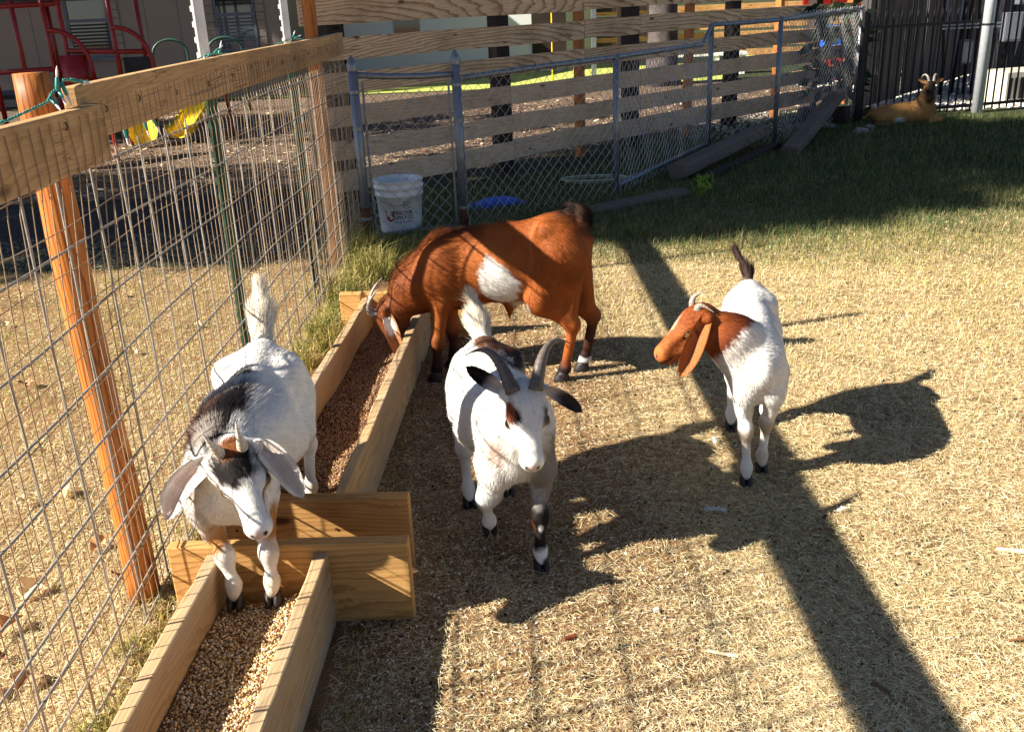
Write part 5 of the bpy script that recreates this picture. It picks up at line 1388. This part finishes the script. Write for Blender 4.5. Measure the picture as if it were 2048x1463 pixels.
# ---- walking white goat with scimitar horns
def col_g2(p, bl, hc, wt):
    n1 = (vnoise(p, 28) - .5)*.5 + (vnoise(p, 90) - .5)*.35
    c = np.tile(np.array(WHITE), (len(p), 1))
    c = over(c, CREAM, np.clip(vnoise(p, 8)*1.6-.8, 0, 1)*.35)
    c = over(c, lin(160,130,98), np.clip(vnoise(p, 15)*2.4-1.4, 0, 1)*np.clip((.36 - bl[:,2])/.2, 0, 1)*.55)
    # loin patch
    m = blob_mask(p, (.03, 2.93, .55), (.085, .10, .11), .45, n1); c = over(c, BLACK, m)
    m = blob_mask(p, (-.06, 2.98, .54), (.055, .06, .10), .6, n1); c = over(c, lin(96,58,40), m)
    m = blob_mask(p, (.065, 2.93, .53), (.035, .06, .06), .6, n1); c = over(c, lin(120,50,30), m*.7)
    m = blob_mask(p, (.085, 2.66, .50), (.05, .035, .08), .5, n1); c = over(c, BLACK, m)
    m = blob_mask(p, (-.02, 2.60, .50), (.03, .04, .04), .6, n1); c = over(c, GREY, m*.7)
    m = blob_mask(p, (-.045, 2.5, .40), (.025, .2, .035), .7, n1); c = over(c, lin(176,120,84), m*.6)
    hd = np.clip(wt['head']*2, 0, 1)
    m = blob_mask(hc, (.078, -.028, -.008), (.020, .024, .03), .4, n1*1.2)*hd; c = over(c, BLACK, m)
    m = blob_mask(hc, (.060, -.040, -.012), (.032, .014, .03), .5, n1)*hd; c = over(c, lin(134,66,34), m)
    m = blob_mask(hc, (.090, -.048, -.034), (.022, .03, .015), .5, n1)*hd; c = over(c, lin(120,74,46), m*.8)
    m = blob_mask(hc, (.078, .044, -.02), (.034, .016, .018), .4, n1)*hd; c = over(c, lin(60,32,24), m*.9)
    # grey left chest, dark left front leg
    m = blob_mask(p, (.085, 2.50, .31), (.055, .10, .14), .7, n1); c = over(c, lin(118,110,104), m*.85)
    lg = np.clip(wt['leg']*2, 0, 1); left = (p[:,0] > .0) & (p[:,1] < 2.62) & (bl[:,2] < .22)
    m = lg*left*np.clip((.215 - bl[:,2] + n1*.03)/.03, 0, 1); c = over(c, BLACK, m)
    m = lg*left*np.clip((.05 - p[:,0] + n1*.02)/.02, 0, 1)*np.clip((.165-bl[:,2])/.02, 0, 1)*np.clip((bl[:,2]-.07)/.02, 0, 1); c = over(c, lin(132,72,32), m*.85)
    m = lg*left*blob_mask(bl, (bl[:,0].mean(), bl[:,1].mean(), .045), (9, 9, .028), .5, n1); c = over(c, WHITE, m)
    m = lg*left*np.clip((p[:,0] - .062)/.01, 0, 1)*np.clip((.05-bl[:,2])/.01, 0, 1); c = over(c, BLACK, m)
    m = lg*left*blob_mask(p, (.066, 2.44, .135), (.010, .05, .011), .4, n1*.4); c = over(c, WHITE, m)
    c = over(c, lin(232,214,180), np.clip(wt['tail']*1.5, 0, 1)*.6)
    return common_face(c, hc, wt, lin(196,148,130))
g2 = goat('goat', 'white goat with scimitar horns and one black foreleg walking towards the viewer', (-.045, 2.78), R(-79), 0,
  dict(L=.46, Hw=.505, Hr=.535, D=.238, W=.130, bw=1.18, cw=.66, belly=.045, hl=.016, lg=.85, lw=.60, nhl=.020,
       FL=(.062, 2.455, 0), FR=(-.092, 2.565, .085), FRk=(-.098, 2.515, .215), FRf=(-.090, 2.548, .118), FRhr=.55,
       HL=(-.035, 2.935, 0), HR=(-.165, 2.86, 0),
       neck=[((.0, 2.62, .415), .100), ((.016, 2.53, .465), .082), ((.026, 2.465, .535), .060)],
       neck2=[[((.005, 2.60, .370), .078), ((.02, 2.51, .43), .070)]],
       poll=(.030, 2.425, .600), nose=(.07, -.60, -.80), hup=(.0, -.80, .58), Lh=.215,
       tail=[((-.09, 3.09, .49), .030), ((-.108, 3.125, .55), .026), ((-.122, 3.145, .615), .013)], tailhl=.05,
       hairlen=lambda p, bl, hc, hl, rn: np.where((p[:,1] < 2.6) & (p[:,2] < .42) & (bl[:,2] > .2), hl*1.4, hl)),
  col_g2, hair=105000)
H = g2['H']; HC = (lin(92,82,74), lin(110,98,88))
sweep_horn(g2['root'], rel(g2, H(.012, -.030, .018), (-.030, 2.45, .675), (-.055, 2.50, .722), (-.130, 2.53, .668)), .0235, *HC, 14, .85)
sweep_horn(g2['root'], rel(g2, H(.012, .030, .018), (.080, 2.44, .685), (.098, 2.50, .742), (.170, 2.53, .688)), .0235, *HC, 14, .85)
leaf_ear(g2['root'], rel(g2, H(.005, -.046, -.022), (-.045, 2.45, .605), (-.08, 2.45, .632), (-.125, 2.45, .662)), .044, (-.25, -1, .25), ear_white(BLACK), .6, basew=.45)
leaf_ear(g2['root'], rel(g2, H(.005, .046, -.022), (.105, 2.44, .600), (.15, 2.43, .560), (.187, 2.42, .527)), .038, (.3, -1, -.1), ear_white(lin(60,52,50)), .6, basew=.45)

# ---- slim white goat with red head turned aside
def col_g3(p, bl, hc, wt):
    n1 = (vnoise(p, 28) - .5)*.5 + (vnoise(p, 90) - .5)*.3
    c = np.tile(np.array(WHITE), (len(p), 1))
    c = over(c, CREAM, np.clip(vnoise(p, 8)*1.6-.8, 0, 1)*.4)
    c = over(c, lin(170,140,104), np.clip(vnoise(p, 15)*2.4-1.4, 0, 1)*np.clip((.40 - bl[:,2])/.2, 0, 1)*.5)
    red = lin(146,74,30)
    ax = unit(A(.78, 2.93, .47) - A(.655, 3.0, .60)); t = (p - A(.655, 3.0, .60)) @ ax
    nk = np.clip((.125 - t + n1*.03)/.015, 0, 1)*np.clip((wt['neck'] + wt['head'])*2.5 - .2, 0, 1)
    c = over(c, red, nk); c = over(c, lin(84,34,16), nk*np.clip((t+.03)/.05, 0, 1)*.85)  # shadow of head and ear painted over the chestnut neck
    hd = np.clip(wt['head']*2, 0, 1); c = over(c, red, hd)
    c = over(c, lin(178,104,52), blob_mask(hc, (.17, 0, -.05), (.09, .09, .06), .8, n1)*hd*.8)
    m = blob_mask(hc, (.07, 0, .0), (.06, .010, .03), .5, n1)*hd; c = over(c, lin(220,190,160), m*.7)
    c = over(c, lin(52,34,28), np.clip(wt['tail']*1.5, 0, 1))
    lg = np.clip(wt['leg']*1.5, 0, 1)
    m = blob_mask(bl, (.22, 0, .175), (.10, .3, .035), .6, n1)*lg; c = over(c, lin(176,150,118), m*.8)
    m = np.clip((.032 - bl[:,2])/.01, 0, 1)*lg; c = over(c, BLACK, m)
    m = np.clip((.10 - bl[:,2])/.08, 0, 1)*lg; c = over(c, lin(206,180,144), m*.4)
    return common_face(c, hc, wt, lin(190,128,92))
g3 = goat('goat', 'slim white goat with chestnut head and neck turned to look sideways', (.868, 3.19), R(-99), 0,
  dict(L=.44, Hw=.540, Hr=.575, D=.198, W=.090, cw=.60, belly=.02, hl=.011, nhl=.012, lg=.80, lw=.70,
       FL=(.872, 3.015, 0), FR=(.795, 2.925, 0), HL=(.985, 3.40, 0), HR=(.845, 3.375, 0),
       neck=[((.825, 3.02, .45), .085), ((.745, 2.98, .525), .066), ((.660, 2.995, .575), .048)],
       neck2=[[((.80, 2.96, .40), .065), ((.70, 2.97, .50), .048)]],
       poll=(.628, 2.995, .622), nose=(-.80, -.13, -.58), hup=(-.58, 0, .80), Lh=.205,
       tail=[((.925, 3.49, .53), .018), ((.925, 3.53, .585), .011), ((.885, 3.57, .655), .006)], tailhl=.035),
  col_g3, hair=90000)
H = g3['H']
sweep_horn(g3['root'], rel(g3, H(.008, -.026, .015), H(-.005, -.030, .05), (.655, 3.03, .672)), .0125, lin(150,132,116), lin(206,190,170), 7, .85)
sweep_horn(g3['root'], rel(g3, H(.008, .026, .012), H(-.01, .032, .04), (.668, 2.955, .622)), .0140, lin(150,132,116), lin(214,200,180), 7, .85)
EB = ear_plain(lin(164,92,44), lin(176,108,60))
leaf_ear(g3['root'], rel(g3, H(.0, .045, -.022), (.618, 2.925, .575), (.590, 2.905, .50), (.553, 2.90, .425)), .064, (-.25, -1, .1), EB, .55)
leaf_ear(g3['root'], rel(g3, H(.0, -.045, -.022), (.62, 3.07, .57), (.60, 3.085, .50), (.575, 3.085, .44)), .06, (-.25, 1, .1), EB, .55)

# ---- large red-brown goat eating from the far trough
def col_g4(p, bl, hc, wt):
    n1 = (vnoise(p, 24) - .5)*.5 + (vnoise(p, 80) - .5)*.4
    c = np.tile(np.array(lin(148,77,31)), (len(p), 1))*(.75 + .5*vnoise(p, 12))[:, None]
    c = over(c, lin(176,104,46), np.clip(vnoise(p, 7)*2-1.0, 0, 1)*.5)
    top = np.clip((wt['neck'] + wt['torso']), 0, 1)
    m = np.clip((bl[:,0] - .10)/.1, 0, 1)*np.exp(-(np.abs(bl[:,1])/.045)**2)*top*(bl[:,2] > .3); c = over(c, lin(60,30,18), np.clip(m*1.1, 0, 1)*(.55+.45*vnoise(p, 60)))
    m = np.exp(-(np.abs(bl[:,1])/.05)**2)*(bl[:,2] > .66)*np.clip((-.22 - bl[:,0])/.05, 0, 1); c = over(c, BLACK, m)
    white = lin(236,230,220)
    m = blob_mask(p, (-.04, 3.90, .475), (.098, .16, .150), .16, n1*.55); 
    sh = np.clip((.60 - p[:,2] - .9*(p[:,0]+.10) + n1*.04)/.02 + .9, 0, 1)
    m = m*sh*(bl[:,1] > .02); c = over(c, white, m)
    m = blob_mask(p, (.035, 3.95, .345), (.05, .10, .035), .5, n1); c = over(c, white, m*(bl[:,1] > 0))
    lg = np.clip(wt['leg']*1.6, 0, 1)
    m = lg*np.clip((.13 - bl[:,2] + n1*.05)/.06, 0, 1); c = over(c, lin(44,32,30), m)
    m = lg*(p[:,0] > .24)*(p[:,1] > 4.02)*np.clip((.30 - bl[:,2])/.08, 0, 1); c = over(c, lin(40,26,22), m*.9)
    m = lg*(p[:,0] > .24)*(p[:,1] > 4.02)*blob_mask(bl, (bl[:,0].mean(), 0, .060), (9, 9, .014), .5, n1); c = over(c, WHITE, m*.8)
    m = lg*(p[:,0] < 0)*np.clip((.22 - bl[:,2] + n1*.05)/.08, 0, 1); c = over(c, lin(46,26,20), m*.9)
    hd = np.clip(wt['head']*2, 0, 1); c = over(c, lin(104,54,26), hd*.7)
    c = over(c, lin(60,34,22), blob_mask(hc, (.17, 0, -.05), (.07, .08, .07), .8, n1)*hd*.6)
    c = over(c, BLACK, np.clip(wt['tail']*1.6, 0, 1)*.8)
    return common_face(c, hc, wt, lin(50,34,30))
def penis(B, W, fr):
    B.cap(W(-.10, 0, .40), W(-.04, 0, .335), .030, .022, .04, tg='torso', flow=A(0,0,-1), hl=.02)
    B.cap(W(-.04, 0, .335), W(-.035, 0, .295), .018, .010, .02, tg='torso', flow=A(0,0,-1), hl=.025)
g4 = goat('goat', 'large red-brown goat with a white side patch eating from the far trough', (-.036, 4.080), R(169), 0,
  dict(L=.545, Hw=.660, Hr=.745, D=.345, W=.128, bw=1.0, hl=.016, lg=1.10, nhl=.024, cw=.7, extra=[penis],
       FL=(-.345, 4.03, 0), FR=(-.275, 4.20, 0), HL=(.225, 3.955, 0), HR=(.325, 4.07, 0),
       neck=[((-.27, 4.125, .50), .135), ((-.40, 4.15, .41), .105), ((-.53, 4.155, .305), .066)],
       neck2=[[((-.29, 4.125, .55), .085), ((-.46, 4.155, .42), .065)]],
       poll=(-.588, 4.155, .300), nose=(.17, -.22, -.96), hup=(-.97, -.08, -.15), Lh=.215,
       tail=[((.33, 4.01, .70), .028), ((.335, 4.0, .735), .022), ((.27, 4.01, .765), .012)], tailhl=.035,
       hairlen=lambda p, bl, hc, hl, rn: np.where((bl[:,0] > .08) & (np.abs(bl[:,1]) < .06) & (rn @ A(0,0,1) > .4) & (bl[:,2] > .3), hl*2.2, hl)),
  col_g4, hair=110000)
H = g4['H']
sweep_horn(g4['root'], rel(g4, H(.006, .026, .015), H(.0, .03, .075), (-.640, 4.10, .375), (-.570, 4.12, .430)), .018, lin(128,116,106), lin(184,172,158), 9, .7)
sweep_horn(g4['root'], rel(g4, H(.006, -.026, .015), H(.0, -.03, .075), (-.650, 4.20, .385), (-.575, 4.20, .445)), .018, lin(128,116,106), lin(184,172,158), 9, .7)
E4 = ear_plain(lin(150,80,34), lin(186,140,96), (lin(236,226,214), (.35, .3, .5), (.22, .9, 9)))
leaf_ear(g4['root'], rel(g4, H(.0, .047, -.022), (-.535, 4.07, .275), (-.522, 4.045, .20), (-.503, 4.045, .115)), .062, (.1, -1, .1), E4, .5)
leaf_ear(g4['root'], rel(g4, H(.0, -.047, -.022), (-.53, 4.24, .27), (-.51, 4.25, .20), (-.49, 4.25, .14)), .06, (0, 1, 0), E4, .3)

# ---- goat lying by the iron fence
def col_g5(p, bl, hc, wt):
    n1 = (vnoise(p, 14) - .5)*.6
    c = np.tile(np.array(lin(170,124,70)), (len(p), 1))*(.8 + .4*vnoise(p, 20))[:, None]
    m = blob_mask(p, (4.80, 11.65, .04), (.06, .14, .06), .5, n1); c = over(c, lin(220,214,206), m)
    hd = np.clip(wt['head']*2, 0, 1); c = over(c, BLACK, hd*blob_mask(hc, (.1, 0, 0), (.16, .05, .2), .5))
    c = over(c, lin(50,34,24), hd*.5)
    c = over(c, BLACK, np.clip(wt['leg']*1.5, 0, 1)*(p[:,0] < 4.7)*.6)
    return common_face(c, hc, wt, lin(70,60,56))
def lying(B, W, fr):
    T = dict(tg='torso', flow=-fr[0]*.8 - A(0,0,.4), hl=.02)
    B.ell(W(.20, 0, .145), (.17, .13, .15), fr, .05, **T); B.ell(W(.0, 0, .125), (.26, .155, .135), fr, .05, **T)
    B.ell(W(-.22, 0, .115), (.17, .135, .115), fr, .05, **T); B.ell(W(-.24, -.12, .09), (.12, .06, .09), fr, .04, **T)
    B.ell(W(-.24, .12, .09), (.12, .06, .09), fr, .04, **T)
    G = dict(tg='leg', flow=fr[0], hl=.01)
    B.cap(W(-.20, -.17, .05), W(-.36, -.20, .035), .035, .022, .03, **G); B.cap(W(-.36, -.20, .035), W(-.24, -.23, .02), .02, .018, .02, **G)
    B.cap(W(.30, -.08, .07), W(.40, -.09, .05), .04, .026, .03, **G); B.cap(W(.40, -.09, .05), W(.27, -.12, .025), .022, .018, .02, **G)
    B.cap(W(.30, .08, .07), W(.41, .08, .05), .04, .026, .03, **G); B.cap(W(.41, .08, .05), W(.28, .10, .025), .022, .018, .02, **G)
g5 = goat('goat', 'tan goat with dark face lying in the shade beside the black iron fence', (4.90, 11.80), R(-6), 0.0,
  dict(L=.5, Hw=.3, Hr=.26, D=.26, W=.14, custom_torso=True, extra=[lying], hl=.02, hw=.0035,
       neck=[((5.10, 11.78, .20), .115), ((5.13, 11.74, .31), .080), ((5.125, 11.70, .43), .055)],
       poll=(5.125, 11.68, .50), nose=(-.02, -.55, -.83), hup=(0, -.8, .55), Lh=.215,
       tail=[((4.53, 11.85, .17), .03), ((4.48, 11.86, .12), .015)]),
  col_g5, hair=14000, vox=0.009)
H = g5['H']
sweep_horn(g5['root'], rel(g5, H(.01, -.028, .015), (5.09, 11.70, .60), (5.04, 11.72, .60), (5.025, 11.72, .54)), .017, lin(150,140,124), lin(176,166,150), 8, .7)
sweep_horn(g5['root'], rel(g5, H(.01, .028, .015), (5.16, 11.70, .60), (5.21, 11.72, .60), (5.225, 11.72, .54)), .017, lin(150,140,124), lin(176,166,150), 8, .7)
EK = ear_plain(lin(186,134,72), lin(196,150,100))
leaf_ear(g5['root'], rel(g5, H(.005, -.045, -.02), (5.06, 11.70, .495), (4.985, 11.70, .530)), .042, (-.2, -1, 0), EK, .4)
leaf_ear(g5['root'], rel(g5, H(.005, .045, -.02), (5.19, 11.70, .495), (5.275, 11.70, .525)), .042, (.2, -1, 0), EK, .4)

# ------------------------------------------------------------------ small things on the ground
def leaf_mesh(seed):
    g = random.Random(seed); V, F = [], []; n = 9
    for i in range(n):
        t = i/(n-1); w = .030*math.sin(math.pi*min(1, t*1.02 + .02))**.8*(1 + .3*math.sin(t*14)); c = .012*math.sin(t*math.pi)*g.uniform(.6, 1.4)
        V += [(t*.09 - .045, -w, c*1.6 + g.uniform(0, .006)), (t*.09 - .045, 0, c*.2 + .002), (t*.09 - .045, w, c*1.8 + g.uniform(0, .006))]
    for i in range(n-1):
        a = i*3; F += [(a, a+3, a+4, a+1), (a+1, a+4, a+5, a+2)]
    me = bpy.data.meshes.new('dead_leaf'); me.from_pydata(V, [], F); me.update(); return me
lmats = [simple('dead_leaf_a', lin(176,132,88), .8, 0, .3, 30), simple('dead_leaf_b', lin(222,196,150), .8, 0, .2, 30), simple('dead_leaf_c', lin(140,84,48), .8, 0, .3, 30)]
LMS = []
for i in range(6):
    me = leaf_mesh(i); me.materials.append(lmats[i % 3]); LMS.append(me)
for i in range(42):
    y = 1.35*(6.0/1.35)**random.random(); x = -1.15 - random.random()**1.2*(y*.55 - .35 if y > 1.7 else .55)
    o = link('dead_leaf', LMS[i % 6], None, None, (x, y, .022), (random.uniform(-.3, .3), random.uniform(-.3, .3), random.uniform(0, 6.28))); s = random.uniform(.55, 1.1); o.scale = (s, s, s)
    tag(o, 'curled dead leaf lying on the lawn beyond the wire fence', 'leaf', 'dead leaves beyond the wire fence')
def feather(label, x, y, rz, s):
    r0 = empty('feather', (x, y, .012), rz, label, 'feather', 'white feathers on the ground'); n = 260
    t = rng.random(n); sd = rng.choice([-1, 1], n); P3 = np.stack([t*.07*s - .035*s, np.zeros(n), .004 + .004*np.sin(t*3)], 1)
    leaf_cluster('vane', P3, np.stack([.5 + rng.normal(0, .15, n), sd*(1 + rng.normal(0, .2, n)), rng.normal(.15, .2, n)], 1), rng.uniform(.010, .022, n)*s, np.full(n, .0016*s), np.clip(np.tile(A(.8, .8, .78), (n, 1))*rng.uniform(.85, 1.05, (n, 1)), 0, 1), r0)
    MB().tube([(-.05*s, 0, .002), (.035*s, 0, .006)], .0008, 5).obj('shaft', M['white_paint'], r0)
feather('fluffy white feather in the shadow of the walking goat', .643, 2.733, R(-15), 1.0)
feather('small white feather near the forefeet of the chestnut-headed goat', .757, 3.247, R(80), .7)
feather('tiny white feather on the sunny straw right of the rail shadow', 1.05, 2.70, R(30), .5)
def chip(label, x, y, rz, L, w, h, c, cat='wood chip'):
    m = MB().box(-L/2, L/2, -w/2, w/2, 0, h); me = m.mesh('wood_chip', False, min(w, h)*.2)
    g = random.Random(label)
    for v in me.vertices: v.co.y += g.uniform(-.3, .3)*w*.5; v.co.z += g.uniform(0, .4)*h; v.co.x += g.uniform(-.06, .06)*L
    me.materials.append(simple('chip', c, .85, 0, .25, 60, .3)); tag(link('wood_chip', me, None, None, (x, y, .004), (0, 0, rz)), label, cat, 'bits of wood on the straw')
chip('rust red bark chip at the edge of the goat shadow', .123, 2.106, R(15), .034, .012, .010, lin(130,64,36))
chip('long pale splinter on the straw in the foreground', .511, 2.017, R(-20), .075, .007, .004, lin(236,214,172))
chip('pale stick at the right edge of the picture', 1.475, 2.425, R(-15), .10, .010, .009, lin(232,208,166))
chip('short brown stick inside the rail shadow', .86, 1.86, R(120), .05, .008, .007, lin(110,80,56))
chip('brown stick to the right of the rail shadow', 1.28, 2.02, R(10), .06, .007, .006, lin(150,104,64))
chip('small white pebble chip on the straw near the head shadow', .37, 2.21, R(10), .016, .012, .009, lin(236,226,206))
hose = MB(); q = []
for i in range(60):
    a = i*.21; q.append((.84 + (.26 + .004*i*.3)*math.cos(a), 8.72 + .16*math.sin(a), .03 + .0006*i))
tag(hose.tube(q, .009, 7).obj('garden_hose', simple('pale_hose', lin(186,190,160), .5, 0, .1, 9), None, smooth=True), 'coiled pale garden hose behind the chain link', 'hose')
